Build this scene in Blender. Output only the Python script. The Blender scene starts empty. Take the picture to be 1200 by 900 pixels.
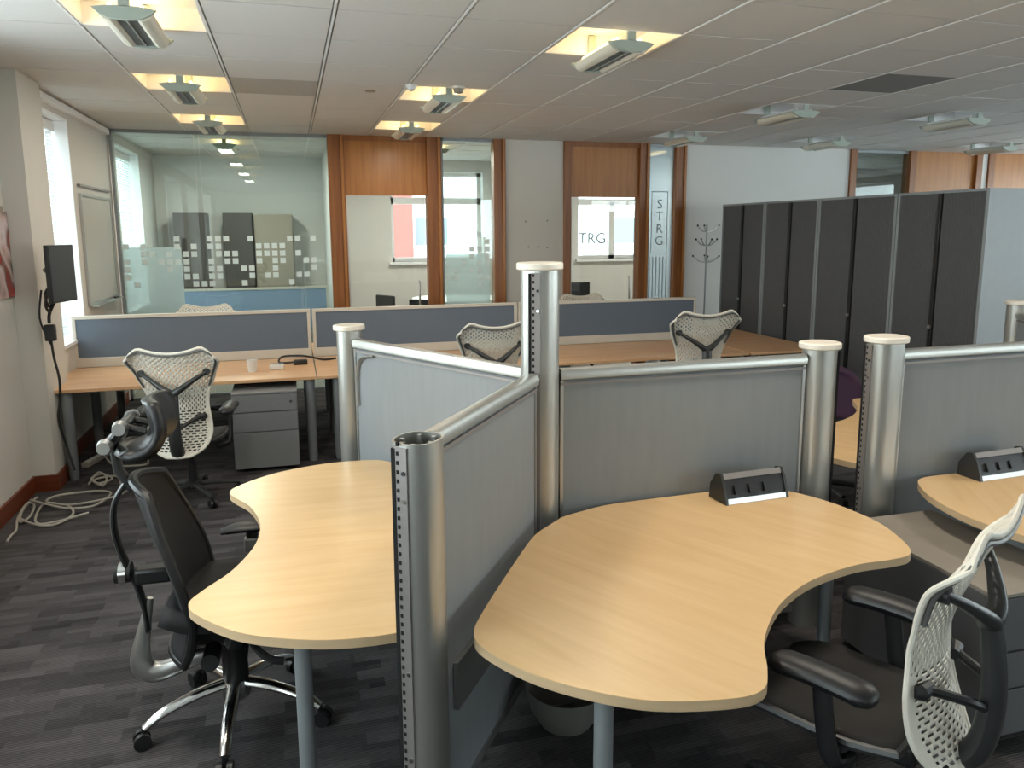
import bpy, bmesh, math, random
from mathutils import Vector, Matrix

random.seed(7)
S = bpy.context.scene
COL = S.collection

# ---------------------------------------------------------------- camera
def build_camera():
    pitch, yaw, roll = 0.1584, 0.278, 0.0051
    f0 = Vector((math.sin(yaw), math.cos(yaw), 0)); r0 = Vector((math.cos(yaw), -math.sin(yaw), 0)); up = Vector((0, 0, 1))
    f = f0 * math.cos(pitch) - up * math.sin(pitch)
    d = -(up * math.cos(pitch) + f0 * math.sin(pitch))
    r = r0 * math.cos(roll) + d * math.sin(roll)
    d = -r0 * math.sin(roll) + d * math.cos(roll)
    cam = bpy.data.cameras.new('camera')
    o = bpy.data.objects.new('camera', cam); COL.objects.link(o)
    u = -d; b = -f
    o.matrix_world = Matrix(((r.x, u.x, b.x, 0), (r.y, u.y, b.y, 0), (r.z, u.z, b.z, 1.9), (0, 0, 0, 1)))
    cam.sensor_width = 36; cam.lens = 27.0; cam.shift_y = -35.4 / 1200
    cam.clip_start = 0.05; cam.clip_end = 200
    S.camera = o
build_camera()

# ---------------------------------------------------------------- sky, exposure, daylight portals
W = bpy.data.worlds.new('sky'); S.world = W; W.use_nodes = True
bg = W.node_tree.nodes['Background']
bg.inputs[0].default_value = (0.90, 0.96, 1.0, 1); bg.inputs[1].default_value = 6.0
S.view_settings.view_transform = 'Standard'; S.view_settings.look = 'None'
S.view_settings.exposure = 0.55; S.view_settings.gamma = 1.0
S.cycles.max_bounces = 10; S.cycles.diffuse_bounces = 5; S.cycles.transparent_max_bounces = 16
S.cycles.caustics_reflective = False; S.cycles.caustics_refractive = False
S.cycles.sample_clamp_indirect = 6.0

def portal(loc, rot, w, h):
    l = bpy.data.lights.new('window_portal', 'AREA'); l.shape = 'RECTANGLE'; l.size = w; l.size_y = h
    l.cycles.is_portal = True
    o = bpy.data.objects.new('window_portal', l); COL.objects.link(o); o.location = loc; o.rotation_euler = rot
    return o

CEIL = 3.02
YB = 9.45          # glazed partition
XL = -1.86         # window wall on the left
XR = 12.4
YF = -4.0          # wall behind the camera
YE = 12.4          # outer wall of the rooms beyond

# ---------------------------------------------------------------- materials
def lin(c):
    return tuple((x / 12.92 if x <= 0.04045 else ((x + 0.055) / 1.055) ** 2.4) for x in c)

def mat(name, rgb, rough=0.5, metal=0.0, var=0.06, scale=12.0, bump=0.0, bscale=None, stretch=None, spec=0.5, coat=0.0):
    m = bpy.data.materials.new(name); m.use_nodes = True
    nt = m.node_tree; N = nt.nodes; L = nt.links
    b = N['Principled BSDF']
    b.inputs['Roughness'].default_value = rough; b.inputs['Metallic'].default_value = metal
    b.inputs['Specular IOR Level'].default_value = spec
    b.inputs['Coat Weight'].default_value = coat
    c = lin(rgb)
    tc = N.new('ShaderNodeTexCoord'); mp = N.new('ShaderNodeMapping'); no = N.new('ShaderNodeTexNoise')
    L.new(tc.outputs['Object'], mp.inputs[0]); L.new(mp.outputs[0], no.inputs['Vector'])
    if stretch: mp.inputs['Scale'].default_value = stretch
    no.inputs['Scale'].default_value = scale; no.inputs['Detail'].default_value = 4
    rp = N.new('ShaderNodeMix'); rp.data_type = 'RGBA'
    rp.inputs[6].default_value = tuple(max(0, x * (1 - var * 1.6)) for x in c) + (1,)
    rp.inputs[7].default_value = tuple(min(1, x * (1 + var * 1.6)) for x in c) + (1,)
    L.new(no.outputs[0], rp.inputs[0]); L.new(rp.outputs[2], b.inputs['Base Color'])
    if bump:
        n2 = N.new('ShaderNodeTexNoise'); n2.inputs['Scale'].default_value = bscale or scale * 10
        L.new(mp.outputs[0], n2.inputs['Vector'])
        bp = N.new('ShaderNodeBump'); bp.inputs['Strength'].default_value = bump; bp.inputs['Distance'].default_value = 0.002
        L.new(n2.outputs[0], bp.inputs['Height']); L.new(bp.outputs[0], b.inputs['Normal'])
    return m

def wood(name, a, c, rough, stretch, scale=3.0, coat=0.0):
    m = bpy.data.materials.new(name); m.use_nodes = True
    nt = m.node_tree; N = nt.nodes; L = nt.links; b = N['Principled BSDF']
    b.inputs['Roughness'].default_value = rough; b.inputs['Coat Weight'].default_value = coat; b.inputs['Coat Roughness'].default_value = 0.25
    tc = N.new('ShaderNodeTexCoord'); mp = N.new('ShaderNodeMapping'); mp.inputs['Scale'].default_value = stretch
    no = N.new('ShaderNodeTexNoise'); no.inputs['Scale'].default_value = scale; no.inputs['Detail'].default_value = 6; no.inputs['Roughness'].default_value = 0.6
    no.inputs['Distortion'].default_value = 0.3
    L.new(tc.outputs['Object'], mp.inputs[0]); L.new(mp.outputs[0], no.inputs['Vector'])
    rp = N.new('ShaderNodeValToRGB'); rp.color_ramp.elements[0].position = 0.32; rp.color_ramp.elements[1].position = 0.68
    rp.color_ramp.elements[0].color = lin(a) + (1,); rp.color_ramp.elements[1].color = lin(c) + (1,)
    L.new(no.outputs[0], rp.inputs[0]); L.new(rp.outputs[0], b.inputs['Base Color'])
    return m

def carpet():
    m = bpy.data.materials.new('carpet'); m.use_nodes = True
    nt = m.node_tree; N = nt.nodes; L = nt.links; b = N['Principled BSDF']
    b.inputs['Roughness'].default_value = 0.95; b.inputs['Specular IOR Level'].default_value = 0.15
    tc = N.new('ShaderNodeTexCoord'); mp = N.new('ShaderNodeMapping')
    L.new(tc.outputs['Object'], mp.inputs[0])
    cols = []
    for (w, h, sq, off) in ((0.30, 0.072, 1.0, 0.37), (0.17, 0.036, 1.0, 0.61)):
        br = N.new('ShaderNodeTexBrick'); br.offset = off; br.inputs['Scale'].default_value = 1.0
        br.inputs['Brick Width'].default_value = w; br.inputs['Row Height'].default_value = h
        br.inputs['Mortar Size'].default_value = 0.0; br.inputs['Bias'].default_value = 0.0
        br.inputs['Color1'].default_value = lin((0.205, 0.20, 0.205)) + (1,)
        br.inputs['Color2'].default_value = lin((0.40, 0.385, 0.39)) + (1,)
        L.new(mp.outputs[0], br.inputs['Vector']); cols.append(br)
    mx = N.new('ShaderNodeMix'); mx.data_type = 'RGBA'; mx.inputs[0].default_value = 0.35
    L.new(cols[0].outputs[0], mx.inputs[6]); L.new(cols[1].outputs[0], mx.inputs[7])
    wv = N.new('ShaderNodeTexWave'); wv.bands_direction = 'Y'; wv.inputs['Scale'].default_value = 28; wv.inputs['Distortion'].default_value = 1.5
    wv.inputs['Detail'].default_value = 1
    L.new(mp.outputs[0], wv.inputs['Vector'])
    m2 = N.new('ShaderNodeMix'); m2.data_type = 'RGBA'; m2.blend_type = 'MULTIPLY'; m2.inputs[0].default_value = 0.45
    L.new(mx.outputs[2], m2.inputs[6]); L.new(wv.outputs[0], m2.inputs[7])
    L.new(m2.outputs[2], b.inputs['Base Color'])
    bp = N.new('ShaderNodeBump'); bp.inputs['Strength'].default_value = 0.5; bp.inputs['Distance'].default_value = 0.003
    L.new(wv.outputs[0], bp.inputs['Height']); L.new(bp.outputs[0], b.inputs['Normal'])
    return m

def glass(name, tint, refl=0.06, rough=0.0, diffuse=0.0, dcol=(1, 1, 1)):
    m = bpy.data.materials.new(name); m.use_nodes = True
    nt = m.node_tree; N = nt.nodes; L = nt.links
    for n in list(N): N.remove(n)
    out = N.new('ShaderNodeOutputMaterial'); t = N.new('ShaderNodeBsdfTransparent'); t.inputs[0].default_value = tint + (1,)
    g = N.new('ShaderNodeBsdfGlossy'); g.inputs['Roughness'].default_value = rough
    lw = N.new('ShaderNodeLayerWeight'); lw.inputs[0].default_value = 0.25
    ad = N.new('ShaderNodeMath'); ad.operation = 'ADD'; ad.inputs[1].default_value = refl; ad.use_clamp = True
    ml = N.new('ShaderNodeMath'); ml.operation = 'MULTIPLY'; ml.inputs[1].default_value = 0.4
    L.new(lw.outputs['Fresnel'], ml.inputs[0]); L.new(ml.outputs[0], ad.inputs[0])
    mx = N.new('ShaderNodeMixShader'); L.new(ad.outputs[0], mx.inputs[0]); L.new(t.outputs[0], mx.inputs[1]); L.new(g.outputs[0], mx.inputs[2])
    last = mx
    if diffuse:
        tr = N.new('ShaderNodeBsdfTranslucent'); tr.inputs[0].default_value = dcol + (1,)
        df = N.new('ShaderNodeBsdfDiffuse'); df.inputs[0].default_value = dcol + (1,)
        a = N.new('ShaderNodeMixShader'); a.inputs[0].default_value = 0.5
        L.new(tr.outputs[0], a.inputs[1]); L.new(df.outputs[0], a.inputs[2])
        m3 = N.new('ShaderNodeMixShader'); m3.inputs[0].default_value = diffuse
        L.new(mx.outputs[0], m3.inputs[1]); L.new(a.outputs[0], m3.inputs[2]); last = m3
    L.new(last.outputs[0], out.inputs[0])
    return m

def picture(name, cols, scale):
    m = bpy.data.materials.new(name); m.use_nodes = True
    nt = m.node_tree; N = nt.nodes; L = nt.links; b = N['Principled BSDF']; b.inputs['Roughness'].default_value = 0.35
    tc = N.new('ShaderNodeTexCoord'); v = N.new('ShaderNodeTexNoise'); v.inputs['Scale'].default_value = scale; v.inputs['Detail'].default_value = 1
    L.new(tc.outputs['Object'], v.inputs['Vector'])
    rp = N.new('ShaderNodeValToRGB'); e = rp.color_ramp.elements
    while len(e) < len(cols): e.new(0.5)
    for k, c in enumerate(cols):
        e[k].position = 0.3 + 0.4 * k / (len(cols) - 1); e[k].color = lin(c) + (1,)
    L.new(v.outputs[0], rp.inputs[0]); L.new(rp.outputs[0], b.inputs['Base Color'])
    return m

M = {}
M['wall'] = mat('painted_wall', (0.80, 0.785, 0.755), 0.8, var=0.02, scale=2)
M['white'] = mat('white_wall', (0.85, 0.845, 0.83), 0.75, var=0.015, scale=2)
M['reveal'] = mat('white_gloss', (0.93, 0.93, 0.93), 0.5, var=0.01)
M['tile'] = mat('ceiling_tile', (0.83, 0.82, 0.805), 0.9, var=0.03, scale=60, bump=0.3, bscale=160)
M['grid'] = mat('ceiling_grid', (0.90, 0.89, 0.88), 0.5, var=0.02)
M['dark_tile'] = mat('dark_ceiling_tile', (0.50, 0.495, 0.49), 0.9, var=0.04, scale=60)
M['tan_tile'] = mat('stained_ceiling_tile', (0.70, 0.685, 0.66), 0.9, var=0.04, scale=60)
M['carpet'] = carpet()
M['maple'] = wood('maple_top', (0.835, 0.69, 0.495), (0.875, 0.74, 0.555), 0.34, (1.0, 9.0, 1.0), 2.2, coat=0.25)
M['maple_edge'] = wood('maple_edge', (0.73, 0.63, 0.50), (0.80, 0.69, 0.55), 0.45, (1, 1, 10), 3)
M['beech'] = wood('beech_desk', (0.80, 0.62, 0.45), (0.87, 0.70, 0.53), 0.36, (1.2, 9, 1), 2.0, coat=0.2)
M['cherry'] = wood('cherry_door', (0.60, 0.37, 0.15), (0.69, 0.46, 0.22), 0.4, (9, 9, 0.5), 2.5, coat=0.15)
M['cherry_post'] = wood('cherry_post', (0.49, 0.285, 0.12), (0.59, 0.37, 0.18), 0.4, (9, 9, 0.5), 2.5, coat=0.15)
M['skirt'] = wood('red_brown_skirting', (0.36, 0.16, 0.08), (0.46, 0.22, 0.12), 0.4, (0.6, 0.6, 8), 3)
M['alu'] = mat('aluminium', (0.70, 0.70, 0.68), 0.34, 0.75, var=0.04, scale=3, stretch=(40, 40, 0.6))
M['alu_cap'] = mat('pale_post_cap', (0.86, 0.835, 0.785), 0.45, 0.1, var=0.03)
M['slot_strip'] = mat('punched_strip', (0.56, 0.54, 0.53), 0.45, 0.5, var=0.05)
M['black'] = mat('black_plastic', (0.115, 0.115, 0.12), 0.42, var=0.1)
M['graphite'] = mat('graphite_plastic', (0.175, 0.18, 0.18), 0.38, var=0.08)
M['band_grey'] = mat('grey_back_band', (0.36, 0.36, 0.35), 0.45, var=0.05)
M['softblack'] = mat('black_leather', (0.10, 0.10, 0.105), 0.38, var=0.1, bump=0.2, bscale=300)
M['mesh_black'] = mat('black_mesh_fabric', (0.105, 0.105, 0.108), 0.75, var=0.15, scale=200, bump=0.4, bscale=600)
M['seat_black'] = mat('black_seat_mesh', (0.12, 0.11, 0.10), 0.8, var=0.15, scale=150)
M['hole'] = mat('black_void', (0.04, 0.04, 0.04), 0.9, var=0)
M['screen_fabric'] = mat('blue_grey_fabric', (0.39, 0.435, 0.49), 0.9, var=0.05, scale=90, bump=0.3, bscale=400)
M['pale_blue'] = mat('pale_blue_reflection', (0.52, 0.60, 0.70), 0.9, var=0.05, scale=40)
M['panel_fabric'] = mat('grey_screen_fabric', (0.505, 0.52, 0.53), 0.72, var=0.05, scale=6, stretch=(5, 5, 0.7))
M['cream_frame'] = mat('cream_screen_frame', (0.80, 0.775, 0.73), 0.45, 0.15, var=0.03)
M['shell'] = mat('cream_chair_shell', (0.86, 0.84, 0.79), 0.5, var=0.03)
M['chrome'] = mat('polished_aluminium', (0.86, 0.86, 0.86), 0.13, 1.0, var=0.02)
M['satin'] = mat('satin_aluminium', (0.72, 0.72, 0.71), 0.33, 0.85, var=0.03)
M['steel_grey'] = mat('grey_steel_pedestal', (0.50, 0.505, 0.51), 0.5, 0.1, var=0.04, scale=5)
M['ped_top'] = mat('taupe_pedestal_top', (0.56, 0.53, 0.49), 0.55, var=0.03)
M['ped_dark'] = mat('dark_pedestal_front', (0.38, 0.38, 0.385), 0.5, 0.1, var=0.03)
M['leg_grey'] = mat('grey_leg', (0.57, 0.59, 0.60), 0.4, 0.4, var=0.04)
M['tambour'] = mat('charcoal_tambour', (0.33, 0.33, 0.335), 0.55, var=0.06)
M['cab_grey'] = mat('pale_grey_cabinet', (0.57, 0.59, 0.60), 0.5, 0.1, var=0.03)
M['purple'] = mat('purple_fabric', (0.24, 0.15, 0.24), 0.9, var=0.1, scale=120)
M['cable'] = mat('pale_cable', (0.66, 0.64, 0.60), 0.5, var=0.05)
M['black_cable'] = mat('black_cable', (0.10, 0.10, 0.10), 0.5, var=0.05)
M['lamp_body'] = mat('cream_lamp_body', (0.88, 0.86, 0.80), 0.35, 0.2, var=0.02)
M['lamp_end'] = mat('grey_green_lamp_end', (0.66, 0.70, 0.66), 0.45, var=0.02)
M['white_plastic'] = mat('white_plastic', (0.86, 0.86, 0.85), 0.4, var=0.02)
M['monitor'] = mat('dark_screen', (0.20, 0.20, 0.215), 0.28, var=0.05, scale=3)
M['blind'] = mat('pale_blind', (0.86, 0.90, 0.90), 0.5, var=0.02)
M['board'] = mat('grey_whiteboard', (0.72, 0.71, 0.68), 0.35, var=0.02)
M['brick'] = mat('red_brick', (0.52, 0.33, 0.30), 0.9, var=0.12, scale=9)
M['facade'] = mat('white_facade', (0.78, 0.78, 0.77), 0.8, var=0.02)
M['facade_window'] = mat('grey_outside_window', (0.44, 0.46, 0.49), 0.3, var=0.05)
M['dark_reflection'] = mat('dark_brown_reflection', (0.24, 0.215, 0.20), 0.5, var=0.06)
M['tan_plain'] = mat('tan_plain', (0.56, 0.52, 0.46), 0.5, var=0.04)
M['glass'] = glass('clear_glass', (0.94, 0.98, 0.975), 0.04)
M['glass_green'] = glass('green_tinted_glass', (0.86, 0.94, 0.93), 0.06)
M['frost'] = glass('frosted_film', (0.9, 0.95, 0.95), 0.03, 0.3, 0.55, (0.78, 0.88, 0.89))
M['frost_strip'] = glass('frosted_glass', (0.85, 0.93, 0.98), 0.03, 0.3, 0.62, (0.75, 0.88, 0.95))
M['square'] = mat('pale_vinyl', (0.86, 0.92, 0.92), 0.6, var=0.02)
M['letter'] = mat('grey_vinyl', (0.58, 0.64, 0.68), 0.6, var=0.02)
M['dish'] = mat('grey_white_plastic', (0.46, 0.455, 0.44), 0.5)
M['poster'] = picture('poster_print', [(0.25, 0.28, 0.2), (0.72, 0.60, 0.58), (0.80, 0.74, 0.74), (0.45, 0.25, 0.2), (0.60, 0.13, 0.10)], 4.5)
M['louvre'] = mat('dark_louvre', (0.40, 0.41, 0.42), 0.25, 0.6, var=0.05)

def tube_mat():
    m = bpy.data.materials.new('lit_tube'); m.use_nodes = True
    b = m.node_tree.nodes['Principled BSDF']; b.inputs['Emission Color'].default_value = (1, 0.80, 0.5, 1); b.inputs['Emission Strength'].default_value = 1.2
    return m
M['tube_on'] = tube_mat()

# ---------------------------------------------------------------- mesh helper
class B:
    def __init__(s): s.v = []; s.f = []
    def add(s, vs, fs):
        o = len(s.v); s.v += [tuple(v) for v in vs]; s.f += [tuple(i + o for i in f) for f in fs]; return s
    def box(s, x0, x1, y0, y1, z0, z1, mt=None):
        vs = [Vector((x, y, z)) for z in (z0, z1) for y in (y0, y1) for x in (x0, x1)]
        if mt is not None: vs = [mt @ v for v in vs]
        return s.add(vs, [(0, 2, 3, 1), (4, 5, 7, 6), (0, 1, 5, 4), (1, 3, 7, 5), (3, 2, 6, 7), (2, 0, 4, 6)])
    def prism(s, outline, z0, z1, mt=None, caps=True):
        n = len(outline)
        vs = [Vector((x, y, z0)) for x, y in outline] + [Vector((x, y, z1)) for x, y in outline]
        if mt is not None: vs = [mt @ v for v in vs]
        fs = [(i, (i + 1) % n, n + (i + 1) % n, n + i) for i in range(n)]
        if caps: fs += [tuple(reversed(range(n))), tuple(range(n, 2 * n))]
        return s.add(vs, fs)
    def cyl(s, p0, p1, r0, r1=None, n=16, caps=True):
        return s.tube([p0, p1], [r0, r0 if r1 is None else r1], n, caps)
    def tube(s, path, r, n=10, caps=True, flat=1.0, ref=None, closed=False):
        P = [Vector(p) for p in path]; k = len(P)
        R = r if isinstance(r, (list, tuple)) else [r] * k
        vs = []; nrm = None
        for i in range(k):
            a = P[i - 1] if (i > 0 or closed) else P[i]; b = P[(i + 1) % k] if (i < k - 1 or closed) else P[i]
            t = (b - a).normalized()
            if nrm is None:
                nrm = Vector(ref) if ref is not None else (Vector((0, 0, 1)) if abs(t.z) < 0.9 else Vector((1, 0, 0)))
            elif ref is not None: nrm = Vector(ref)
            nrm = (nrm - t * nrm.dot(t)).normalized(); bi = t.cross(nrm)
            for j in range(n):
                an = 2 * math.pi * j / n
                vs.append(P[i] + nrm * math.cos(an) * R[i] * flat + bi * math.sin(an) * R[i])
        fs = []
        for i in range(k if closed else k - 1):
            for j in range(n):
                a = i * n + j; b = i * n + (j + 1) % n; c = ((i + 1) % k) * n
                fs.append((a, b, c + (j + 1) % n, c + j))
        if caps and not closed: fs += [tuple(reversed(range(n))), tuple(range((k - 1) * n, k * n))]
        return s.add(vs, fs)
    def lathe(s, prof, n=24, c=(0, 0, 0), sx=1, sy=1):
        k = len(prof)
        vs = [(c[0] + r * math.cos(2 * math.pi * j / n) * sx, c[1] + r * math.sin(2 * math.pi * j / n) * sy, c[2] + z) for r, z in prof for j in range(n)]
        fs = [(i * n + j, i * n + (j + 1) % n, (i + 1) * n + (j + 1) % n, (i + 1) * n + j) for i in range(k - 1) for j in range(n)]
        fs += [tuple(reversed(range(n))), tuple(range((k - 1) * n, k * n))]
        return s.add(vs, fs)
    def sheet(s, grid):
        nr = len(grid); nc = len(grid[0])
        vs = [p for row in grid for p in row]
        return s.add(vs, [(i * nc + j, i * nc + j + 1, (i + 1) * nc + j + 1, (i + 1) * nc + j) for i in range(nr - 1) for j in range(nc - 1)])
    def mesh(s, name, m, smooth=True, angle=35):
        me = bpy.data.meshes.new(name); me.from_pydata(s.v, [], s.f); me.validate()
        bm = bmesh.new(); bm.from_mesh(me); bmesh.ops.recalc_face_normals(bm, faces=bm.faces); bm.to_mesh(me); bm.free()
        me.materials.append(m)
        if smooth:
            me.shade_smooth(); me.set_sharp_from_angle(angle=math.radians(angle))
        return me

def tag(o, label=None, cat=None, group=None, kind=None):
    if label: o['label'] = label
    if cat: o['category'] = cat
    if group: o['group'] = group
    if kind: o['kind'] = kind
    return o
def obj(name, b, m, parent=None, bevel=0, solid=0, sub=0, kind=None, label=None):
    me = b if isinstance(b, bpy.types.Mesh) else b.mesh(name, M[m] if isinstance(m, str) else m)
    o = bpy.data.objects.new(name, me); COL.objects.link(o)
    if parent: o.parent = parent
    if solid:
        md = o.modifiers.new('solid', 'SOLIDIFY'); md.thickness = solid; md.offset = 0
    if bevel:
        md = o.modifiers.new('bevel', 'BEVEL'); md.width = bevel; md.segments = 2; md.limit_method = 'ANGLE'; md.angle_limit = math.radians(40)
    if sub:
        md = o.modifiers.new('subd', 'SUBSURF'); md.levels = sub; md.render_levels = sub
    if kind: o['kind'] = kind
    if label: o['label'] = label
    return o
def empty(name, loc, rz=0, label=None, cat=None, group=None, kind=None):
    o = bpy.data.objects.new(name, None); COL.objects.link(o); o.empty_display_size = 0.1
    o.location = loc; o.rotation_euler = (0, 0, rz)
    return tag(o, label, cat, group, kind)
CHILD = {}
def copy_tree(o, parent=None):
    c = o.copy(); COL.objects.link(c)
    if parent: c.parent = parent
    for ch in list(o.children): copy_tree(ch, c)
    return c
def dup(proto, loc, rz, label, group=None):
    c = copy_tree(proto); c.location = loc; c.rotation_euler = (0, 0, rz); c['label'] = label
    if group: c['group'] = group
    return c
def box(name, m, x0, x1, y0, y1, z0, z1, parent=None, bevel=0, kind=None, label=None):
    cx, cy = (x0 + x1) / 2, (y0 + y1) / 2
    if parent is not None:
        return obj(name, B().box(x0, x1, y0, y1, z0, z1), m, parent, bevel=bevel, kind=kind, label=label)
    o = obj(name, B().box(x0 - cx, x1 - cx, y0 - cy, y1 - cy, 0, z1 - z0), m, None, bevel=bevel, kind=kind, label=label)
    o.location = (cx, cy, z0); return o
def catmull(pts, n=6, closed=False):
    P = [Vector(p) for p in pts]; k = len(P); out = []
    for i in range(k if closed else k - 1):
        g = lambda j: P[j % k] if closed else P[max(0, min(k - 1, j))]
        a, b, c, d = g(i - 1), g(i), g(i + 1), g(i + 2)
        for j in range(n):
            t = j / n
            out.append(0.5 * ((2 * b) + (c - a) * t + (2 * a - 5 * b + 4 * c - d) * t * t + (3 * b - a - 3 * c + d) * t ** 3))
    if not closed: out.append(P[-1])
    return out
def interp(tab, x):
    """monotone cubic through the table"""
    n = len(tab)
    if x <= tab[0][0]: return tab[0][1]
    if x >= tab[-1][0]: return tab[-1][1]
    d = [(tab[i + 1][1] - tab[i][1]) / (tab[i + 1][0] - tab[i][0]) for i in range(n - 1)]
    m = [d[0]] + [0 if d[i - 1] * d[i] <= 0 else 2 * d[i - 1] * d[i] / (d[i - 1] + d[i]) for i in range(1, n - 1)] + [d[-1]]
    for i in range(n - 1):
        if x <= tab[i + 1][0]:
            h = tab[i + 1][0] - tab[i][0]; t = (x - tab[i][0]) / h
            return ((2 * t ** 3 - 3 * t * t + 1) * tab[i][1] + (t ** 3 - 2 * t * t + t) * h * m[i] + (-2 * t ** 3 + 3 * t * t) * tab[i + 1][1] + (t ** 3 - t * t) * h * m[i + 1])

# ================================================================= STRUCTURE
fl = box('floor', 'carpet', -2.4, XR + 0.2, YF - 0.2, YE + 0.3, -0.1, 0.0, kind='structure')

# --- ceiling: slab, tiles, grid
CX0, CY0, CELL = -1.043, 4.224, 0.66
ceil = box('ceiling', 'tile', -2.4, XR + 0.2, YF - 0.2, YE + 0.3, CEIL + 0.14, CEIL + 0.3, kind='structure')
LIGHTS = [(-0.71, 4.55, 1, 'nearest in the row along the window wall'), (-0.71, 6.53, 1, 'second in the row along the window wall'), (-0.71, 8.51, 1, 'of the window row, right at the glass partition'),
          (1.93, 4.55, 1, 'largest of the lamps in the middle of the ceiling'), (1.27, 6.53, 1, 'in the middle of the ceiling below the smoke detector'), (1.27, 8.51, 1, 'in front of the timber panel of the first door'),
          (4.57, 6.53, 0, 'in front of the long white wall'), (4.57, 8.51, 0, 'by the frosted strip beside the second door'), (6.55, 6.53, 0, 'beside the dark ceiling tile'), (6.55, 8.51, 0, 'over the far end of the white wall'),
          (9.19, 8.51, 0, 'over the timber panels beyond the cabinets'),
          (-0.71, 10.49, 1, 'in the room beyond the glass partition'), (1.93, 10.49, 1, 'added to brighten the room beyond the first door'), (5.23, 10.49, 1, 'added to brighten the room beyond the second door'),  # the lamps behind the two doors are added to brighten those rooms
          (-0.71, 2.57, 1, 'added unseen above the left foreground for top light'), (1.93, 2.57, 1, 'added unseen above the front table for top light'), (4.57, 2.57, 1, 'added unseen above the right foreground for top light')]  # row added out of view, supplies top light on the tables
lightcells = {(round((x - CX0) / CELL - 0.5), round((y - CY0) / CELL - 0.5)) for x, y, a, b in LIGHTS}
tile_me = B().box(-0.3150, 0.3150, -0.3235, 0.3235, 0, 0.02).mesh('ceiling_tile', M['tile'])
dark_me = B().box(-0.3150, 0.3150, -0.3235, 0.3235, 0, 0.02).mesh('ceiling_tile_dark', M['dark_tile'])
tan_me = B().box(-0.3150, 0.3150, -0.3235, 0.3235, 0, 0.02).mesh('ceiling_tile_tan', M['tan_tile'])
ox, oy, oz = ceil.location
I0, I1, J0, J1 = -1, 20, -3, 7
for i in range(I0, I1):
    for j in range(J0, J1 + 1):
        if (i, j) in lightcells: continue
        x = CX0 + (i + 0.5) * CELL; y = CY0 + (j + 0.5) * CELL
        me = tile_me
        if (i, j) == (8, 1): me = dark_me
        if (i, j) == (1, 3): me = tan_me
        o = obj('ceiling_tile', me, None, ceil)
        if i == I0:
            o.scale = (1.30, 1, 1); x = -1.458
        o.location = (x - ox, y - oy, CEIL - oz + (0.002 * random.random()))
        if me is dark_me: o['label'] = 'dark grey ceiling tile'
        if me is tan_me: o['label'] = 'discoloured darker ceiling tile'
g = B(); yA, yZ = CY0 + J0 * CELL, CY0 + (J1 + 1) * CELL
for i in range(I0 + 1, I1 + 1):
    x = CX0 + i * CELL - ox; g.box(x - 0.0065, x + 0.0065, yA - oy, min(yZ, YB - 0.02) - oy, CEIL - oz - 0.003, CEIL - oz + 0.03)
obj('ceiling_grid', g, 'grid', ceil, kind='stuff')
g = B()
for j in range(J0, J1 + 2):
    y = CY0 + j * CELL - oy; g.box(-1.84 - ox, XR - ox, y - 0.010, y + 0.010, CEIL - oz + 0.014, CEIL - oz + 0.03)
obj('ceiling_grid', g, 'tile', ceil, kind='stuff')
# plain ceiling behind the camera and over the rooms beyond
box('ceiling_panel', 'tile', -2.4, XR + 0.2, YF - 0.2, yA - 0.01, CEIL, CEIL + 0.05).parent = None
bpy.data.objects['ceiling_panel']['kind'] = 'structure'; bpy.data.objects['ceiling_panel'].name = 'ceiling.001'
o = box('ceiling', 'tile', -2.4, XR + 0.2, YB + 0.12, YE + 0.3, CEIL, CEIL + 0.05); o['kind'] = 'structure'
gl = B()
for k in range(22): 
    x = CX0 + k * CELL - o.location.x; gl.box(x - 0.007, x + 0.007, YB + 0.12 - o.location.y, YE - o.location.y, -0.004, 0)
for k in range(4):
    y = CY0 + (8 + k) * CELL - o.location.y; gl.box(-1.8 - o.location.x, XR - o.location.x, y - 0.005, y + 0.005, -0.004, 0)
obj('ceiling_grid', gl, 'grid', o, kind='stuff')

# --- left wall with windows
def wall_x(name, x0, x1, ya, yb, openings, m):
    """wall slab between x0 and x1 along Y with rectangular openings (y0,y1,z0,z1)"""
    b = B(); y = ya
    for (a, c, z0, z1) in sorted(openings):
        b.box(x0, x1, y, a, 0, CEIL + 0.14); b.box(x0, x1, a, c, 0, z0); b.box(x0, x1, a, c, z1, CEIL + 0.14); y = c
    b.box(x0, x1, y, yb, 0, CEIL + 0.14)
    return obj(name, b, m, kind='structure')
def wall_y(name, y0, y1, xa, xb, openings, m):
    b = B(); x = xa
    for (a, c, z0, z1) in sorted(openings):
        b.box(x, a, y0, y1, 0, CEIL + 0.14); b.box(a, c, y0, y1, 0, z0); b.box(a, c, y0, y1, z1, CEIL + 0.14); x = c
    b.box(x, xb, y0, y1, 0, CEIL + 0.14)
    return obj(name, b, m, kind='structure')
NEARWIN = [(-2.6, -0.6, 0.9, 2.85), (0.4, 2.4, 0.9, 2.85), (3.1, 5.1, 0.9, 2.85)]
wall_x('wall_left', -2.25, -1.92, YF, 6.26, NEARWIN, 'wall')
box('wall_left_pier', 'wall', -2.25, -1.765, 6.26, 6.80, 0, CEIL + 0.14, kind='structure').name = 'wall_left.001'
W1 = (6.82, 7.90, 0.95, 2.90); W2 = (9.85, 11.30, 0.95, 2.92)
wall_x('wall_left', -2.25, XL, 6.80, YE, [W1, W2], 'wall')
box('trim_1', 'grid', XL, XL + 0.05, 6.8, YB - 0.06, CEIL - 0.075, CEIL - 0.02, kind='structure')
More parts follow.
